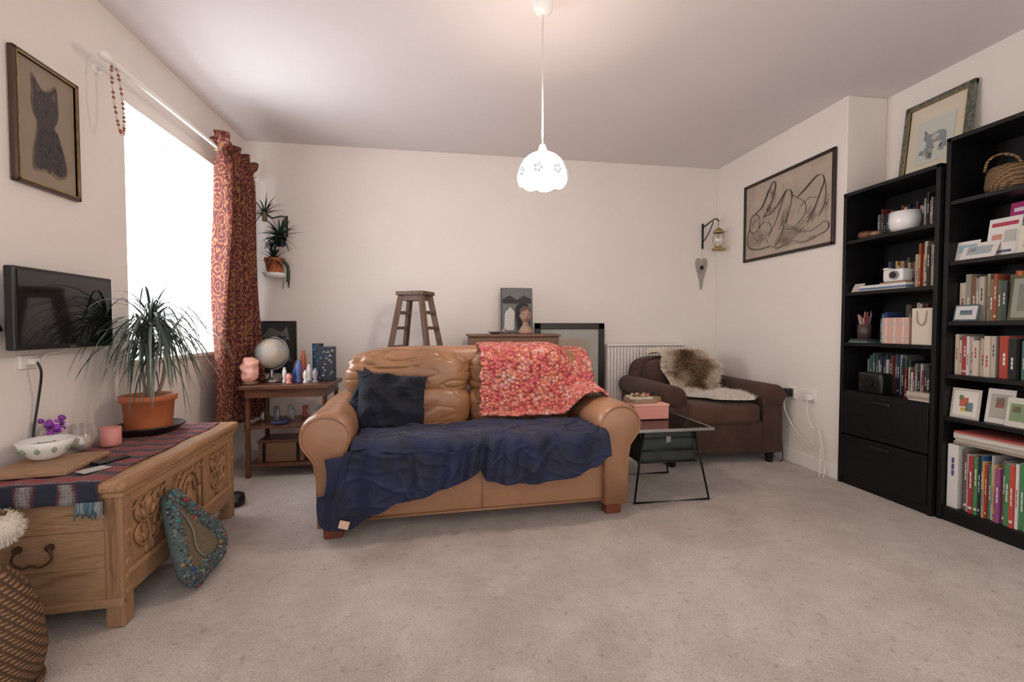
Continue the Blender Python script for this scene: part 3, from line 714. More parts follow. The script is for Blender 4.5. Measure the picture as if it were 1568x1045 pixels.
# ------------------------------------------------------------------ corner side table
b=B()
tx0,tx1,ty0,ty1=-1.33,-.75,3.25,3.68
b.bb(tx0,tx1,ty0,ty1,.605,.635,m_dwood,bev=.006); b.bb(tx0+.03,tx1-.03,ty0+.02,ty1-.02,.55,.605,m_dwood)
b.bb(tx0+.03,tx1-.03,ty0+.03,ty1-.03,.335,.355,m_dwood,bev=.004); b.bb(tx0+.03,tx1-.03,ty0+.03,ty1-.03,.07,.09,m_dwood,bev=.004)
for x in(tx0+.04,tx1-.04):
    for y in(ty0+.04,ty1-.04):
        b.lathe((x,y,0),[(0,0),(.016,0),(.02,.02),(.014,.05),(.02,.07),(.02,.1),(.014,.13),(.018,.22),(.014,.31),(.021,.33),(.021,.36),(.014,.38),(.019,.46),(.014,.54),(.022,.56),(0,.56)],m_dwood,n=14)
b.build('tiered_side_table')
b=B(); b.box((-1.09,3.42,.162),(.30,.20,.14),m_mwood,bev=.006); b.box((-1.09,3.42,.239),(.31,.21,.014),m_dwood,bev=.004)
for x in (-1.2,-.98): b.box((x,3.318,.162),(.02,.004,.13),m_bmetal)
b.build('wooden_storage_box')
b=B()
for k in range(9):
    x=-1.24+k*.05; y=3.42+(k%2)*.12
    b.lathe((x,y,.3555),[(0,0),(.02,0),(.024,.02),(.016,.05+random.random()*.04),(.02,.09),(0,.09)],m_vc if k%2 else m_glass,col=random.choice([(.5,.5,.55),(.12,.12,.14),(.5,.1,.08),(.7,.65,.6),(.3,.35,.4)]),n=12)
b.lathe((-1.10,3.33,.3555),[(0,.0),(.045,.0),(.06,.02),(.055,.024),(0,.008)],m_vc,col=(.05,.06,.15))
b.build('glassware_and_ornaments')
TT=.6355
b=B()
b.cush((-1.285,3.33,TT+.10),(.052,.055,.085),m_salt,n=2.6,amp=.014,fr=22,cuts=12); b.lathe((-1.285,3.33,TT),[(0,0),(.048,0),(.048,.02),(0,.02)],m_mwood); b.build('salt_lamp')
m_globe=mat('globe_map',(.30,.33,.36),.35,c2=(.55,.47,.36),ns=9)
b=B(); gx,gy,gz=-1.195,3.47,TT+.205
b.ell((gx,gy,gz),.108,m_globe,cuts=16)
b.lathe((gx,gy,TT),[(0,0),(.065,0),(.065,.01),(.02,.025),(.012,.05),(.014,.075),(0,.095)],m_chrome)
arc=[(gx+.118*math.cos(a)*.9,gy-.0+.118*math.cos(a)*.3,gz+.118*math.sin(a)) for a in [math.radians(-100+k*190/20) for k in range(21)]]
b.tube(arc,.005,m_chrome,n=8); b.build('desk_globe')
b=B(); PXc=-1.36
b.box((PXc,YB-.012,.865),(.36,.02,.43),m_bframe,bev=.004)
b.box((PXc,YB-.0235,.865),(.33,.003,.40),m_vcm,col=(.028,.028,.032))
for pts,c in [([( -.12,-.1),(-.04,.05),(.02,-.05),(.09,.1),(.14,-.12)],(.12,.13,.14)),([(-.09,.08),(-.02,.16),(.07,.12),(.02,.06)],(.10,.11,.10)),([(.05,.1),(.11,.17),(.13,.05)],(.15,.14,.12))]:
    b.poly([(PXc+x,YB-.0255,.865+z) for x,z in pts],m_vcm,col=c)
b.build('framed_dark_print')
b=B()
items=[(-1.03,3.45,.02,.10,(.02,.04,.18)),(-.985,3.38,.022,.16,(.08,.12,.30)),(-1.0,3.55,.018,.22,(.45,.1,.05)),(-.94,3.47,.016,.12,(.7,.7,.75)),(-1.06,3.56,.02,.14,(.1,.1,.1)),(-.87,3.36,.018,.1,(.3,.3,.32)),(-1.04,3.34,.018,.07,(.8,.3,.25)),(-1.08,3.38,.014,.11,(.75,.75,.7)),(-.93,3.34,.015,.09,(.7,.68,.6))]
for (x,y,r,h,c) in items:
    b.lathe((x,y,TT),[(0,0),(r,0),(r*1.1,h*.1),(r*.6,h*.25),(r,h*.5),(r*.95,h*.8),(r*.5,h*.9),(r*.6,h),(0,h)],m_vc,n=14,col=c)
b.build('ornaments')
b=B(); b.cyl((-.91,3.60,TT),(-.91,3.60,TT+.27),.045,m_vc,col=(.012,.035,.07),n=6)
for k in range(8): b.box((-.91+random.uniform(-.03,.03),3.557,TT+.03+k*.028),(.02,.004,.012),m_vc,col=(.04,.14,.25))
b.box((-.82,3.50,TT+.125),(.11,.08,.25),m_vc,col=(.02,.022,.035),bev=.004)
for k in range(22): 
    x=-.82+random.uniform(-.045,.045); z=TT+.02+random.random()*.21; q=random.uniform(.006,.012)
    b.poly([(x-q,3.4585,z-q*.6),(x,3.4585,z+q),(x+q,3.4585,z-q*.4)],m_vc,col=random.choice([(.35,.4,.45),(.12,.15,.2),(.3,.3,.28)]))
b.build('blue_gift_boxes')

# hanging wall plants
b=B(); px,py=-1.315,YB
b.tube(sm([(px+.07,py-.004,1.93),(px+.06,py-.10,1.925),(px+.0,py-.14,1.90),(px-.04,py-.15,1.93)],5),.006,m_bmetal)
b.tube([(px+.07,py-.006,1.95),(px+.07,py-.006,1.78)],.008,m_bmetal)
b.lathe((px+.05,py-.11,1.68),[(0,0),(.035,0),(.05,.07),(.045,.07),(0,.06)],m_plasblk)
b.tube([(px+.06,py-.11,1.75),(px+.06,py-.11,1.92)],.0015,m_plug,n=4)
b.lathe((px+.0,py-.10,1.46),[(0,0),(.050,0),(.055,.01),(.070,.10),(.076,.10),(.076,.125),(.068,.125),(.065,.10),(0,.10)],m_terra)
b.lathe((px+.0,py-.10,1.425),[(0,0),(.07,.005),(.088,.04),(.082,.042),(0,.015)],m_white)
for s_ in (-1,1): b.tube([(px+s_*.075,py-.10,1.57),(px+.02,py-.13,1.91)],.0015,m_plug,n=4)
b.tube([(px+.0,py-.02,1.57),(px+.02,py-.13,1.91)],.0015,m_plug,n=4)
def tuft(c,n,Lr,cols,el=(-.1,1.3),w=.006,dr=2.0):
    for k in range(n):
        a=random.random()*2*math.pi; e=random.uniform(*el); d=(math.cos(a)*math.cos(e),math.sin(a)*math.cos(e),math.sin(e))
        L=random.uniform(*Lr)
        if d[1]>.2: L*=.35
        b.blade(c,d,L,w*random.uniform(.7,1.2),random.uniform(.5,dr),m_leaf,random.choice(cols),n=6)
gr=[(.012,.03,.025),(.02,.05,.035),(.035,.07,.05),(.01,.025,.025)]
tuft((px,py-.11,1.57),50,(.10,.22),gr,w=.009); tuft((px+.05,py-.12,1.75),110,(.10,.20),gr,el=(-.7,1.4),w=.014,dr=1.5)
tuft((px-.05,py-.15,1.93),60,(.12,.24),gr,el=(-.3,1.4),w=.006,dr=1.2)
b.tube([(px-.05,py-.15,1.87),(px-.05,py-.15,1.95)],.02,m_vcm,col=(.25,.18,.12))
for k in range(7):
    x0=px+random.uniform(.02,.09); b.tube(sm([(x0,py-.12,1.56),(x0+.03,py-.10,1.5),(x0+.02,py-.09,1.40-random.random()*.06)],4),.003,m_leaf,n=4,col=gr[1])
b.build('hanging_wall_planters',norm=False)

# ------------------------------------------------------------------ behind the sofa
b=B(); zt=1.29
b.box((0,0,zt),(.235,.20,.03),m_lwood,bev=.004); b.box((0,0,zt-.035),(.19,.15,.04),m_lwood)
def P_(sx,sy,z): 
    k=(zt-z)/zt; return Vector((sx*(.085+.22*k),sy*(.07+.13*k),z))
for sx in(-1,1):
    for sy in(-1,1):
        a=P_(sx,sy,zt-.02); c=P_(sx,sy,0.012)
        d=(c-a); L=d.length; M_=d.to_track_quat('Z','Y').to_euler()
        b.box((a+c)/2,(.032,.045,L),m_lwood,rot=tuple(M_),bev=.003)
    for z in(.15,.33,.51,.69,.87,1.02,1.14):
        a=P_(sx,-1,z);c=P_(sx,1,z); b.box((a+c)/2,(.05,(c-a).length,.024),m_lwood)
for z in(.35,.75): 
    a=P_(-1,1,z);c=P_(1,1,z); b.tube([a,c],.012,m_lwood)
b.build('wooden_step_ladder',loc=(-.185,3.63,.002),rotz=math.radians(-26))
b=B(); x0,x1,y0,y1=.24,.96,3.56,3.90
b.bb(x0,x1,y0,y1,.06,.95,m_mwood,bev=.006); b.bb(x0-.015,x1+.015,y0-.015,y1,.95,.972,m_mwood,bev=.006)
for k in range(3):
    z0=.09+k*.285
    for (a,c) in ((x0+.02,.59),(.61,x1-.02)):
        b.bb(a,c,y0-.012,y0,z0,z0+.265,m_mwood,bev=.005); b.lathe(((a+c)/2,y0-.012,z0+.13),[(0,.03),(.014,.028),(.016,.02),(.007,.012),(.007,0)],m_gold,rot=(math.pi/2,0,0),n=12)
for x in(x0+.04,x1-.04):
    for y in(y0+.04,y1-.04): b.cyl((x,y,0),(x,y,.07),.018,m_mwood,r1=.025)
b.build('wooden_chest_of_drawers')
b=B(); zz=.9725
b.box((.66,3.845,zz+.20),(.275,.014,.39),m_vcm,rot=(-.10,0,0),col=(.06,.06,.06))
b.box((.66,3.836,zz+.20),(.262,.004,.38),m_vcm,rot=(-.10,0,0),col=(.16,.165,.17))
def PP(x,z,k=0): return (.66+x,3.832-.0008*k+(z)*.10,zz+.20+z)
b.poly([PP(-.125,.06),PP(.125,.06),PP(.125,.10),PP(.06,.13),PP(0,.09),PP(-.06,.13),PP(-.125,.10)],m_vcm,col=(.04,.04,.045))
for k in range(40):
    x=random.uniform(-.11,.10); z=random.uniform(-.17,.05); q=random.uniform(.006,.02)
    b.poly([PP(x-q,z,1+k*.02),PP(x,z+q,1+k*.02),PP(x+q,z-q*.5,1+k*.02)],m_vcm,col=random.choice([(.05,.05,.05),(.3,.3,.29),(.12,.12,.12),(.45,.45,.43)]))
b.poly([PP(-.115,-.17,2),PP(-.105,-.02,2),PP(-.06,.03,2),PP(-.02,-.01,2),PP(-.03,-.17,2)],m_vcm,col=(.55,.55,.53))
b.poly([PP(-.02,.0,3),PP(.0,.05,3),PP(.05,.07,3),PP(.10,.05,3),PP(.11,-.17,3),PP(.0,-.17,3)],m_vcm,col=(.035,.035,.035))
b.build('monochrome_art_print')
b=B(); bx,by,bz=.71,3.70,.9725
b.lathe((bx,by,bz),[(0,0),(.055,0),(.062,.02),(.045,.05),(.026,.075),(.024,.11),(0,.12)],m_ghost)
b.cush((bx,by,bz+.155),(.043,.052,.064),m_ghost,n=2.2,cuts=10)
b.cush((bx,by+.012,bz+.190),(.048,.054,.042),mat('bust_hair',(.13,.08,.06),.8,bump=.6,bs=60),n=2,cuts=8,amp=.006,fr=40)
b.ell((bx,by-.052,bz+.15),(.007,.011,.018),m_ghost,cuts=4); b.ell((bx,by-.044,bz+.121),(.015,.008,.006),mat('bust_lips',(.22,.10,.08),.6),cuts=4)
for s_ in(-1,1): b.ell((bx+s_*.018,by-.043,bz+.163),(.010,.006,.005),mat('bust_eye',(.10,.06,.05),.6),cuts=3); b.ell((bx+s_*.044,by+.004,bz+.15),(.007,.012,.018),m_ghost,cuts=3)
b.build('sculpted_head_bust')
b=B(); b.lathe((.45,3.68,.9725),[(0,0),(.03,0),(.06,.018),(.057,.02),(0,.006)],m_vc,col=(.1,.08,.07)); b.lathe((.53,3.70,.9725),[(0,0),(.02,0),(.025,.03),(.0,.05)],m_vc,col=(.25,.2,.2)); b.build('incense_dish')
b=B(); x0,x1=.84,1.49; z1=1.065; y=3.935
def F(xa,xb,za,zb,m,d=.02,dy=0): b.bb(xa,xb,y+dy,y+dy+d,za,zb,m,bev=.004)
F(x0,x1,z1-.055,z1,m_bframe,.03); F(x0,x1,.0,.055,m_bframe,.03); F(x0,x0+.055,.0,z1,m_bframe,.03); F(x1-.055,x1,.0,z1,m_bframe,.03)
m_mount=mat('grey_mount',(.42,.42,.38),.6,var=.05); F(x0+.05,x1-.05,.05,z1-.05,m_mount,.01,.012)
b.bb(x0+.14,x1-.14,y+.0095,y+.012,.16,z1-.14,m_paper)
b.build('large_framed_picture')
# radiator
b=B(); rx0,rx1=1.52,2.28
b.bb(rx0,rx1,3.950,3.968,.26,.86,m_rad_shade)
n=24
for k in range(n):
    x=lerp(rx0+.016,rx1-.016,k/(n-1)); b.box((x,3.945,.56),(.023,.022,.57),m_rad,bev=.007)
b.bb(rx0,rx1,3.930,3.985,.855,.872,m_rad,bev=.003); b.bb(rx0,rx1,3.934,3.95,.26,.285,m_rad,bev=.003); b.bb(rx0-.004,rx0,3.935,3.985,.26,.87,m_rad); b.bb(rx1,rx1+.004,3.935,3.985,.26,.87,m_rad)
for x in(rx0+.1,rx1-.1): b.bb(x,x+.03,3.965,YB-.002,.3,.8,m_rad)
b.tube([(rx1+.03,3.955,.30),(rx1+.03,3.955,.0)],.008,m_chrome); b.tube([(rx1,3.955,.30),(rx1+.03,3.955,.30)],.012,m_rad); b.cyl((rx1+.03,3.955,.30),(rx1+.03,3.955,.37),.016,m_white)
b.build('radiator')

# ------------------------------------------------------------------ armchair
ac=empty('brown_armchair',(2.09,3.44,0))
b=B(); b.box((0,-.01,.20),(.86,.80,.24),m_brown,bev=.03,seg=4)
for sx in(-1,1):
    b.box((sx*.39,-.41,.30),(.16,.03,.44),m_brown,bev=.014,seg=3)
b.build('base',ac)
b=B()
for sx in(-1,1):
    cx=sx*.40
    b.box((cx,-.0,.30),(.15,.83,.42),m_brown,bev=.03,seg=4)
    n=20; vs=[]
    ys=[-.44,-.43,-.40,-.2,0,.2,.40,.42]; sc=[.6,.85,1,1,1,1,1,.8]
    for y,s_ in zip(ys,sc):
        for k in range(n):
            a=2*math.pi*k/n; vs.append((cx+sx*.005+.098*s_*math.cos(a),y,.515+.082*s_*math.sin(a)+.01*max(0,y)))
    fs=[[j*n+i,j*n+(i+1)%n,(j+1)*n+(i+1)%n,(j+1)*n+i] for j in range(len(ys)-1) for i in range(n)]
    fs+=[list(range(n)),[(len(ys)-1)*n+i for i in range(n)]]
    b.add(vs,fs,m_brown,smooth=True)
b.build('arms',ac)
b=B(); b.cush((0,-.10,.375),(.335,.33,.08),m_brownseat,n=6,amp=.006,cuts=14)
b.build('seat_cushion',ac)
b=B(); b.cush((0,.33,.46),(.42,.11,.31),m_brown,n=5,amp=.006,cuts=16); b.cush((-.02,.20,.58),(.33,.11,.19),m_brown,n=3.5,amp=.02,cuts=16,rot=(.15,0,0))
b.build('back',ac)
b=B()
for sx in(-1,1):
    for y in(-.37,.36): b.cyl((sx*.40,y,0),(sx*.40,y,.09),.025,m_bmetal,r1=.035,n=12)
b.build('legs',ac)
b=B()
SKP=sm([(0,.33,.785),(0,.20,.800),(0,.08,.745),(0,.055,.63),(0,.02,.50),(0,-.08,.480)],5)
def skin(u,v):
    x=lerp(-.28,.22,u); w=1-.18*abs(v-.35)+.07*math.sin(v*16)
    x=-.03+(x+.03)*w+.02*math.sin(v*9+u*3)
    p=samp(SKP,v)
    return (x+v*.07,p.y,p.z+.012*math.sin(u*9+v*5))
b.grid(skin,24,24,m_fur,col=(.40,.28,.18))
def skin2(u,v):
    a=u*2*math.pi; r=v*(1+.22*math.sin(3*a)+.12*math.sin(5*a+1))
    return (.14+.25*r*math.cos(a),-.22+.15*r*math.sin(a),.480+.02*(1-v))
b.grid(skin2,30,5,m_fur,col=(.66,.60,.52))
def furs(fn,n,L,colf,rad=.0026,up=0):
    for k in range(n):
        u,v=random.random(),random.random()
        p=Vector(fn(u,v)); px_=Vector(fn(min(1,u+.02),v))-p; pv=Vector(fn(u,min(1,v+.02)))-p
        nn=px_.cross(pv)
        if nn.length<1e-9: continue
        nn.normalize()
        if up: nn=Vector((0,0,1))
        elif (nn.y-nn.z)>0: nn=-nn
        q=p+(nn+Vector((random.uniform(-.8,.8),random.uniform(-.5,.3),random.uniform(-.7,.3)))).normalized()*L*random.uniform(.5,1.1)
        s=Vector((1,0,0))*rad; s2=nn.cross(s).normalized()*rad
        b.add([p-s,p+s,p+s2,q],[[0,1,3],[1,2,3],[2,0,3]],m_fur,colf(u,v))
def cf(u,v):
    t=abs(u-.5)*2+abs(v-.5)*1.0+random.uniform(-.2,.2)+.5*noise.noise(Vector((u*6,v*6,2)))
    return (.14,.075,.04) if t<.35 else ((.40,.27,.16) if t<.65 else ((.72,.58,.44) if t<.85 else (.92,.84,.72)))
furs(skin,9000,.055,cf); furs(skin2,6000,.050,lambda u,v:random.choice([(.92,.86,.78),(.82,.75,.66),(.95,.9,.84)]),up=1)
b.build('sheepskin_throw',loc=(2.09,3.44,0),norm=False)

# ------------------------------------------------------------------ glass side table
gt=empty('glass_side_table',(1.345,2.68,0))
b=B(); 
b.box((0,0,.432),(.49,.52,.008),m_glass2,bev=.002)
for sx in(-1,1): b.box((sx*.245,0,.430),(.016,.53,.018),m_chrome,bev=.003)
for sy in(-1,1): b.box((0,sy*.262,.430),(.505,.016,.018),m_chrome,bev=.003)
b.build('top',gt)
b=B()
for sy in(-1,1):
    y=sy*.20
    b.tube([(-.16,y,.424),(-.235,y+sy*.045,.008),(.235,y+sy*.045,.008),(.16,y,.424)],.008,m_bmetal,n=10)
    b.tube([(-.18,y+sy*.012,.30),(.18,y+sy*.012,.30)],.005,m_bmetal)
b.build('legs',gt)
b=B(); m_trunk=mat('green_black_tin',(.022,.032,.028),.4,var=.5,ns=12)
b.bb(-.175,.175,-.185,.185,.225,.227+.185,m_trunk,bev=.01); b.bb(-.178,.178,-.188,.188,.36,.372,m_bmetal,bev=.002)
b.box((0,-.19,.36),(.03,.008,.035),m_chrome); b.bb(-.18,.18,-.19,.19,.222,.232,m_trunk); 
for sy in(-1,1): b.tube([(-.19,sy*.19,.224),(.19,sy*.19,.224)],.005,m_bmetal)
b.build('storage_trunk',gt)
b=B(); b.box((1.335,2.77,.4395+.0425),(.235,.18,.085),m_vcm,col=(.62,.27,.22),bev=.006); b.box((1.335,2.77,.4395+.090),(.24,.185,.014),m_vcm,col=(.70,.37,.30),bev=.003); b.build('pink_keepsake_box')
b=B(); b.box((1.30,2.78,.550),(.17,.13,.025),m_vcm,col=(.30,.21,.15),rot=(0,0,.2),bev=.002)
b.box((1.29,2.78,.569),(.15,.11,.014),m_vcm,col=(.5,.45,.36),rot=(0,0,-.1),bev=.002)
for k in range(14): b.ell((1.24+random.random()*.12,2.74+random.random()*.08,.585),.010,m_vc,cuts=2,col=random.choice([(.5,.1,.1),(.6,.5,.4),(.2,.1,.05),(.4,.3,.2)]))
b.box((1.415,2.80,.552),(.06,.06,.03),m_vc,col=(.22,.13,.06),bev=.004)
b.build('beads_and_notebooks')

# ------------------------------------------------------------------ bookcases
def bookcase(name,x0,x1,y0,y1,h,shelves,base=.07,t=.022):
    e=empty(name,((x0+x1)/2,(y0+y1)/2,0)); cx,cy=(x0+x1)/2,(y0+y1)/2
    b=B(); X0,X1,Y0,Y1=x0-cx,x1-cx,y0-cy,y1-cy
    b.bb(X0,X1,Y0,Y0+t,0,h,m_black,bev=.002); b.bb(X0,X1,Y1-t,Y1,0,h,m_black,bev=.002)
    b.bb(X0,X1,Y0,Y1,h-t,h,m_black,bev=.002); b.bb(X1-.012,X1-.002,Y0+t,Y1-t,base,h-t,m_black)
    b.bb(X0+.01,X0+.03,Y0+t,Y1-t,0,base,m_black)
    b.build('carcass',e)
    b=B()
    for z in shelves: b.bb(X0+.006,X1-.012,Y0+t,Y1-t,z-t,z,m_black,bev=.002)
    b.build('shelves',e); return e
XF=2.625
B1=bookcase('bookcase_with_drawers',XF,XR-.018,2.022,2.602,1.90,[1.59,1.255,.93,.616,.07])
b=B()
for (z0,z1) in((.335,.600),(.055,.325)):
    b.bb(XF-2.7785-.006,XF-2.7785+.012,-.265,.265,z0,z1,m_black,bev=.003)
    b.bb(XF-2.7785-.008,XF-2.7785-.004,-.225,.225,z0+.03,z1-.06,m_black,bev=.0015)
    b.box((XF-2.7785-.012,0,z1-.035),(.016,.13,.022),m_bmetal,bev=.007,seg=3)
b.build('drawers',B1)
XF2=2.645
B2=bookcase('black_open_bookcase',XF2,XR-.018,1.215,2.012,2.02,[1.69,1.375,1.06,.78,.555,.075])
pal_mix=[(.45,.40,.33),(.6,.57,.52),(.35,.08,.04),(.50,.17,.05),(.07,.09,.08),(.035,.035,.04),(.12,.065,.04),(.38,.31,.22),(.06,.10,.18),(.55,.52,.46),(.20,.035,.035),(.22,.16,.10),(.10,.12,.07),(.6,.4,.1),(.08,.18,.16)]
pal_light=[(.62,.58,.54),(.52,.46,.38),(.7,.69,.67),(.45,.40,.34),(.3,.25,.2),(.6,.5,.4)]
pal_dark=[(.015,.015,.018),(.03,.03,.035),(.08,.08,.085),(.03,.06,.055),(.2,.2,.2),(.42,.42,.42),(.18,.03,.03),(.025,.035,.09),(.05,.09,.08)]
pal_bright=[(.6,.6,.6),(.03,.22,.23),(.50,.07,.05),(.06,.22,.09),(.55,.30,.07),(.45,.45,.47),(.28,.07,.2),(.62,.6,.52),(.03,.12,.28),(.02,.02,.02),(.35,.04,.04),(.7,.68,.64),(.15,.1,.08)]
def books(b,xf,ya,yb,z,h0,h1,pal,w0=.012,w1=.03,dep=.15):
    y=ya; lc=None
    while y>yb+w0:
        w=min(random.uniform(w0,w1),y-yb); h=random.uniform(h0,h1); x=xf+random.uniform(0,.02); d=dep+random.uniform(-.02,.02)
        c=random.choice([q for q in pal if q!=lc]); lc=c; b.bb(x,x+d,y-w+.001,y-.0005,z+.0005,z+h,m_vcm,col=c)
        b.bb(x+.004,x+d-.003,y-w+.002,y-.0015,z+h-.003,z+h+.0005,m_vcm,col=(.6,.56,.5))
        c2=(.7,.68,.6) if sum(c)<.9 else random.choice([(.05,.05,.05),(.3,.05,.05),(.08,.08,.2)])
        zz=z+h*random.uniform(.5,.8)
        for q in range(3): b.bb(x-.0006,x,y-w*.62,y-w*.38,zz-h*.10*(q+1)+.004,zz-h*.10*q,m_vcm,col=c2)
        if random.random()<.35: b.bb(x-.0006,x,y-w+.003,y-.003,z+h*.08,z+h*.12,m_vcm,col=c2)
        y-=w
def hstack(b,x,ya,yb,z,n,pal,t0=.006,t1=.02,d=.17):
    zz=z+.0005
    for k in range(n):
        t=random.uniform(t0,t1); j=random.uniform(-.008,.008); b.bb(x+abs(j),x+d+j,yb+abs(j),ya+j-.008,zz,zz+t-.0005,m_vcm,col=random.choice(pal)); zz+=t
    return zz
def card(b,x,y,z,w,h,col,lean=.12,inner=None,rz=0):
    cz=z+h/2*math.cos(lean)+.001; cxx=x+h/2*math.sin(lean)
    b.box((cxx,y,cz),(.004,w,h),m_vcm,rot=(0,lean,rz),col=col)
    if inner:
        for (dy,dz,ww,hh,c) in inner:
            off=Euler((0,lean,rz)).to_matrix()@Vector((-.003,dy*w,dz*h)); b.box((cxx+off.x,y+off.y,cz+off.z),(.0015,ww*w,hh*h),m_vcm,rot=(0,lean,rz),col=c)
b=B()
books(b,2.80,2.38,2.16,1.59,.15,.20,pal_dark+pal_mix[:4],.008,.016,.10); books(b,2.76,2.50,2.385,1.59,.14,.19,pal_dark,.008,.016,.12)
books(b,2.68,2.155,2.05,1.59,.14,.20,pal_dark+[(.3,.1,.13),(.4,.4,.42)],.010,.016,.13)
books(b,2.68,2.185,2.05,1.255,.17,.26,pal_mix+[(.4,.04,.04)],.008,.018,.15)
z1s=hstack(b,2.64,2.50,2.20,1.255,4,pal_light+[(.1,.2,.4)],.006,.012,.11); books(b,2.80,2.46,2.19,1.255,.13,.20,pal_mix,.010,.02,.1)
card(b,2.66,2.53,1.255,.07,.06,(.6,.5,.45),.5)
z2s=hstack(b,2.63,2.56,2.42,.93,2,pal_mix,.008,.014,.12)
books(b,2.70,2.41,2.355,.93,.14,.20,[(.04,.14,.25),(.06,.2,.28),(.03,.06,.2)],.010,.016,.12); books(b,2.82,2.35,2.06,.93,.20,.25,pal_mix,.012,.02,.08)
books(b,2.69,2.24,2.05,.616,.15,.21,pal_dark+pal_light[:2]+[(.1,.2,.2)],.008,.014,.13); books(b,2.76,2.54,2.26,.616,.20,.25,pal_dark+[(.03,.10,.09)],.010,.018,.13)
hstack(b,2.63,2.18,2.05,.616,4,pal_light+pal_dark,.008,.014,.05)
b.build('book_collection')
b=B(); pz=1.5905
b.lathe((2.705,2.27,pz),[(0,0),(.05,0),(.068,.02),(.076,.06),(.074,.115),(.066,.115),(.068,.06),(.056,.02),(0,.015)],m_white); b.lathe((2.705,2.27,pz),[(0,.095),(.067,.095)],m_soil); b.build('white_ceramic_planter')
b=B(); b.lathe((2.70,2.50,pz),[(0,0),(.03,0),(.05,.02),(.046,.045),(.04,.04),(0,.02)],m_vc,col=(.18,.075,.04)); b.ell((2.675,2.42,pz+.018),(.03,.03,.018),m_vc,col=(.30,.17,.10)); b.build('wooden_trinket_bowl')
b=B(); zc=z1s+.002; b.box((2.69,2.29,zc+.045),(.08,.12,.075),m_white,bev=.012,seg=3); b.cyl((2.65,2.275,zc+.045),(2.638,2.275,zc+.045),.026,m_chrome); b.cyl((2.638,2.275,zc+.045),(2.636,2.275,zc+.045),.018,m_plasblk); b.box((2.66,2.325,zc+.085),(.04,.03,.012),m_white,bev=.004); b.box((2.69,2.29,zc+.003),(.08,.15,.006),m_vc,col=(.4,.25,.15)); b.build('instant_camera')
b=B(); zp=z2s+.001; b.lathe((2.685,2.49,zp),[(0,0),(.036,0),(.038,.09),(.035,.09),(.033,.005),(0,.005)],m_vc,col=(.07,.05,.045))
for k in range(14):
    a=random.random()*6.28; b.cyl((2.685+.012*math.cos(a),2.49+.012*math.sin(a),zp+.012),(2.685+.035*math.cos(a),2.49+.035*math.sin(a),zp+.13+random.random()*.05),.0035,m_vc,n=6,col=random.choice(pal_bright))
b.build('pen_pot')
b=B(); b.box((2.70,2.265,1.008),(.10,.16,.155),m_vcm,col=(.60,.37,.30),bev=.003)
for dy in(-.05,0,.05): b.box((2.6487,2.265+dy,1.008),(.0015,.012,.15),m_vcm,col=(.68,.55,.47))
for dz in(-.04,.04): b.box((2.6485,2.265,1.008+dz),(.0015,.155,.010),m_vcm,col=(.5,.42,.38))
b.build('checked_gift_box')
b=B(); b.box((2.69,2.115,1.033),(.08,.11,.205),m_vcm,col=(.66,.58,.48),bev=.002)
b.tube(sm([(2.649,2.14,1.12),(2.645,2.135,1.06),(2.645,2.115,1.04),(2.645,2.095,1.06),(2.649,2.09,1.12)],5),.003,m_vcm,col=(.4,.28,.2),n=6); b.build('paper_gift_bag')
b=B(); b.box((2.675,2.40,.683),(.09,.16,.13),m_plasblk,bev=.015,seg=3); b.cyl((2.63,2.40,.69),(2.622,2.40,.69),.03,m_bmetal); b.build('speaker')
b=B()
books(b,2.70,1.86,1.28,1.06,.17,.245,pal_mix,.012,.028,.16); books(b,2.70,1.985,1.865,1.06,.20,.245,[(.28,.27,.22),(.45,.4,.33),(.55,.5,.42),(.2,.1,.06)],.016,.03,.16)
books(b,2.69,1.985,1.80,.78,.18,.215,pal_light+[(.4,.05,.05)],.012,.03,.16); books(b,2.69,1.79,1.72,.78,.17,.21,[(.4,.06,.04),(.02,.02,.02)],.025,.04,.16); books(b,2.69,1.71,1.3,.78,.16,.215,pal_mix,.012,.03,.16)
books(b,2.66,1.985,1.93,.075,.335,.34,[(.68,.66,.64),(.66,.64,.6)],.05,.055,.2)
books(b,2.67,1.92,1.26,.075,.26,.33,pal_bright,.008,.022,.2)
hstack(b,2.665,1.96,1.62,.42,6,pal_light+[(.2,.28,.36),(.4,.08,.08)],.008,.016,.2)
hstack(b,2.665,1.60,1.28,.42,5,pal_light+pal_mix,.008,.018,.2)
b.build('book_collection')
b=B()
card(b,2.69,1.94,1.375,.10,.10,(.68,.66,.62),.2,[(0,.1,.8,.4,(.28,.42,.5)),(0,-.3,.5,.08,(.3,.2,.2))]); card(b,2.67,1.88,1.375,.15,.09,(.7,.66,.62),.45,[(0,0,.7,.5,(.35,.4,.42)),(.2,.1,.2,.3,(.5,.25,.2))])
card(b,2.79,1.76,1.375,.16,.27,(.40,.035,.17),.1,[(0,.36,.8,.07,(.8,.65,.73)),(0,.22,.7,.06,(.8,.65,.73)),(0,.08,.6,.06,(.8,.65,.73))]); card(b,2.70,1.80,1.375,.13,.19,(.7,.68,.65),.15,[(0,.33,.8,.10,(.4,.05,.08)),(-.2,.0,.35,.3,(.45,.45,.42)),(.2,-.1,.3,.35,(.55,.25,.2)),(0,-.38,.6,.06,(.1,.1,.2))])
card(b,2.68,1.67,1.375,.11,.13,(.65,.62,.5),.15,[(0,.0,.6,.6,(.5,.18,.18))]); card(b,2.69,1.45,1.375,.12,.2,(.6,.6,.62),.15,[(0,0,.7,.6,(.25,.35,.25))])
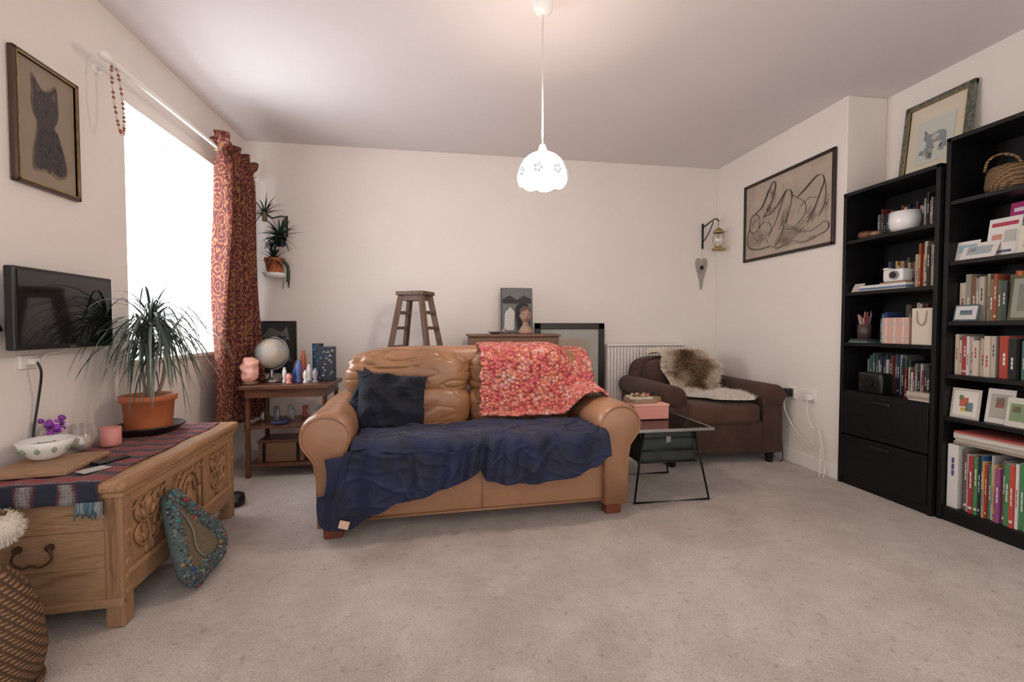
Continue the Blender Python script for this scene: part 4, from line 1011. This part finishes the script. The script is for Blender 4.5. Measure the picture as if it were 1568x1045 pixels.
card(b,2.68,1.92,.555,.13,.155,(.52,.48,.42),.12,[(0,0,.82,.82,(.7,.66,.6)),(.05,.05,.3,.3,(.6,.15,.08)),(-.15,-.1,.25,.3,(.15,.32,.4)),(.0,-.2,.3,.12,(.6,.45,.1)),(.15,.2,.15,.15,(.2,.35,.15))])
card(b,2.70,1.79,.555,.11,.17,(.68,.64,.6),.15,[(0,0,.7,.7,(.4,.38,.33)),(0,.1,.3,.3,(.5,.2,.15))]); card(b,2.68,1.70,.555,.10,.14,(.6,.58,.5),.15,[(0,0,.7,.6,(.2,.28,.16)),(.1,.1,.3,.2,(.6,.3,.1))]); card(b,2.69,1.5,.555,.14,.17,(.66,.6,.56),.15,[(0,0,.7,.6,(.4,.16,.16))])
card(b,2.668,1.92,1.06,.11,.085,(.08,.11,.14),.2,[(0,0,.86,.82,(.6,.6,.58)),(0,0,.5,.3,(.1,.2,.3))])
card(b,2.66,1.66,1.06,.16,.21,(.10,.09,.05),.12,[(0,0,.86,.88,(.28,.29,.24)),(0,0,.6,.6,(.45,.45,.38))])
b.build('greeting_cards')
b=B()
b.lathe((2.76,1.80,1.6905),[(0,0),(.085,0),(.10,.03),(.095,.09),(.085,.12),(.078,.12),(.085,.08),(0,.02)],m_wick,n=28)
b.tube(sm([(2.69,1.87,1.80),(2.68,1.85,1.85),(2.68,1.80,1.865),(2.69,1.75,1.84),(2.70,1.73,1.80)],6),.006,m_wick)
b.build('wicker_trinket_basket')
b=B()
b.lathe((2.76,1.60,1.6905),[(0,0),(.04,0),(.075,.06),(.07,.12),(.03,.17),(.03,.2),(.04,.21),(.034,.21),(0,.18)],m_vc,col=(.03,.06,.09))
b.tube(sm([(2.74,1.66,1.86),(2.72,1.685,1.80),(2.70,1.69,1.74),(2.72,1.65,1.70)],5),.008,m_vc,col=(.06,.12,.16)); b.build('blue_pottery_jug')

# ------------------------------------------------------------------ wall lantern and slate heart
b=B(); lx,lz=2.50,1.80; ly=YB
b.tube([(lx,ly-.009,lz+.22),(lx,ly-.009,lz-.02)],.009,m_bmetal); 
b.tube(sm([(lx,ly-.008,lz+.18),(lx+.03,ly-.08,lz+.22),(lx+.05,ly-.14,lz+.24),(lx+.06,ly-.17,lz+.21)],5),.006,m_bmetal)
b.tube(sm([(lx,ly-.008,lz+.04),(lx+.03,ly-.06,lz+.12),(lx+.04,ly-.12,lz+.22)],5),.005,m_bmetal)
cx,cy,cz=lx+.06,ly-.17,lz
b.tube([(cx,cy,cz+.21),(cx,cy,cz+.14)],.002,m_bmetal)
b.lathe((cx,cy,cz-.06),[(0,0),(.055,0),(.058,.02),(.03,.03),(.035,.04)],m_gold,n=20)
b.lathe((cx,cy,cz-.02),[(.034,0),(.055,.04),(.055,.08),(.034,.12)],m_glass,n=20)
b.lathe((cx,cy,cz+.10),[(.038,0),(.055,.005),(.03,.03),(.02,.045),(.0,.05)],m_gold,n=20)
for a in range(6): 
    t=a*math.pi/3; b.tube([(cx+.036*math.cos(t),cy+.036*math.sin(t),cz-.02),(cx+.058*math.cos(t),cy+.058*math.sin(t),cz+.04),(cx+.036*math.cos(t),cy+.036*math.sin(t),cz+.10)],.002,m_gold,n=5)
b.cyl((cx,cy,cz-.02),(cx,cy,cz+.03),.014,m_white)
b.build('wall_lantern')
b=B(); hx_,hz=2.49,1.69
pts=[(0,-.30),(.022,-.20),(.052,-.09),(.06,-.035),(.04,-.0),(.018,-.005),(0,-.03),(-.018,-.005),(-.04,0),(-.06,-.035),(-.052,-.09),(-.022,-.20)]
q=sm([(x,z,0) for x,z in pts],5,closed=True); qs=[(hx_+p.x,p.y+hz) for p in q]
m_slate=mat('grey_slate',(.42,.39,.36),.8,bump=.4,bs=30,c2=(.28,.26,.24)); n=len(qs)
b.add([(x,YB-.016,z) for x,z in qs]+[(x,YB-.001,z) for x,z in qs],[list(range(n)),list(range(n,2*n))[::-1]]+[[i,(i+1)%n,n+(i+1)%n,n+i] for i in range(n)],m_slate)
b.tube([(hx_-.02,YB-.010,hz-.02),(hx_,YB-.010,hz+.09),(hx_+.02,YB-.010,hz-.02)],.002,m_plug,n=4)
b.lathe((hx_,YB-.018,hz-.09),[(0,.006),(.018,.003),(.02,0)],m_bmetal,rot=(math.pi/2,0,0),n=12)
b.build('slate_hanging_heart')

# ------------------------------------------------------------------ sockets and cables right
b=B(); xw=XB
b.bb(xw-.012,xw,2.80,2.945,.49,.575,m_plug,bev=.003)
b.bb(xw-.055,xw-.012,2.82,2.86,.505,.55,m_plug,bev=.006); b.bb(xw-.012,xw,2.99,3.075,.49,.575,m_plug,bev=.003); b.bb(xw-.07,xw-.012,3.01,3.06,.50,.565,m_plasblk,bev=.008)
b.tube(sm([(xw-.06,3.03,.50),(xw-.07,3.03,.42),(xw-.04,2.99,.30),(xw-.03,2.90,.22),(xw-.03,2.80,.17),(xw-.04,2.74,.28),(xw-.05,2.70,.20),(xw-.05,2.68,.05),(xw-.08,2.66,.008)],7),.0035,m_plug,n=6)
b.tube(sm([(xw-.05,2.84,.50),(xw-.05,2.84,.42),(xw-.04,2.80,.32),(xw-.03,2.76,.33),(xw-.04,2.73,.20),(xw-.07,2.70,.06),(xw-.10,2.67,.008)],7),.003,m_plug,n=6)
b.tube(sm([(xw-.06,3.04,.50),(xw-.08,3.06,.40),(xw-.05,3.08,.2),(xw-.05,3.06,.03),(xw-.10,3.03,.006)],7),.0035,m_plasblk,n=6)
b.build('wall_sockets_and_cables')
b=B(); b.lathe((-1.175,2.80,0),[(0,0),(.05,0),(.055,.02),(.05,.06),(.03,.07),(0,.07)],m_plasblk); b.build('black_flower_pot')

# ------------------------------------------------------------------ pendant lamp
pl=empty('pendant_lamp',(.488,2.12,0))
b=B()
b.lathe((0,0,H-.05),[(0,0),(.022,0),(.045,.02),(.052,.05)],m_white); b.tube([(0,0,H-.045),(0,0,1.90)],.0035,m_plug,n=8)
b.lathe((0,0,1.845),[(0,.055),(.012,.05),(.02,.03),(.022,0)],m_white)
b.build('cord_and_rose',pl)
b=B()
def scal(r,z,a,i):
    if i>=7: z=z-.013*abs(math.sin(a*4))*(i-6)/3
    return (r*(1+.015*math.cos(8*a)*(i/9)),z)
b.lathe((0,0,1.728),[(.02,.130),(.045,.125),(.070,.112),(.090,.094),(.104,.070),(.113,.045),(.118,.022),(.119,.008),(.117,.0),(.113,-.008)],m_shade,n=64,wob=scal)
for k in range(8):
    a=(k+.5)*math.pi/4
    for j in range(5):
        t=j*2*math.pi/5; rr=.015
        aa=a+rr*math.cos(t)/.12; zz=1.752+rr*math.sin(t)
        b.ell((.1182*math.cos(aa),.1182*math.sin(aa),zz),(.004,.008,.008),m_petal,rot=(0,0,aa),cuts=3)
b.build('shade',pl)
b=B(); b.ell((0,0,1.716),(.036,.036,.040),m_bulb,cuts=8); b.cyl((0,0,1.75),(0,0,1.85),.014,m_white); b.build('bulb',pl)

# ------------------------------------------------------------------ lights
def light(name,kind,loc,rot,e,col,**k):
    l=D.lights.new(name,kind); l.energy=e; l.color=col
    for a,v in k.items(): setattr(l,a,v)
    o=D.objects.new(name,l); S.collection.objects.link(o); o.location=loc; o.rotation_euler=rot; return o
light('window_daylight','AREA',(XL-.55,3.1,1.6),(0,math.radians(-90),0),125,(.89,.94,1.0),shape='RECTANGLE',size=1.5,size_y=1.3)
light('pendant_bulb_light','POINT',(.488,2.12,1.65),(0,0,0),19,(1,.80,.66),shadow_soft_size=.05)
light('pendant_uplight','POINT',(.488,2.12,1.93),(0,0,0),10,(1,.78,.66),shadow_soft_size=.06)
w=D.worlds.new('daylight'); S.world=w; w.use_nodes=True
w.node_tree.nodes['Background'].inputs[0].default_value=(1,.955,.92,1); w.node_tree.nodes['Background'].inputs[1].default_value=1.6

# ------------------------------------------------------------------ camera
cd=D.cameras.new('camera'); cam=D.objects.new('camera',cd); S.collection.objects.link(cam)
cd.sensor_width=36; cd.lens=690/1568*36; cd.clip_start=.02
cam.location=(0,0,1.03); cam.rotation_euler=(math.radians(90-1.78),0,math.radians(-9.14))
S.camera=cam
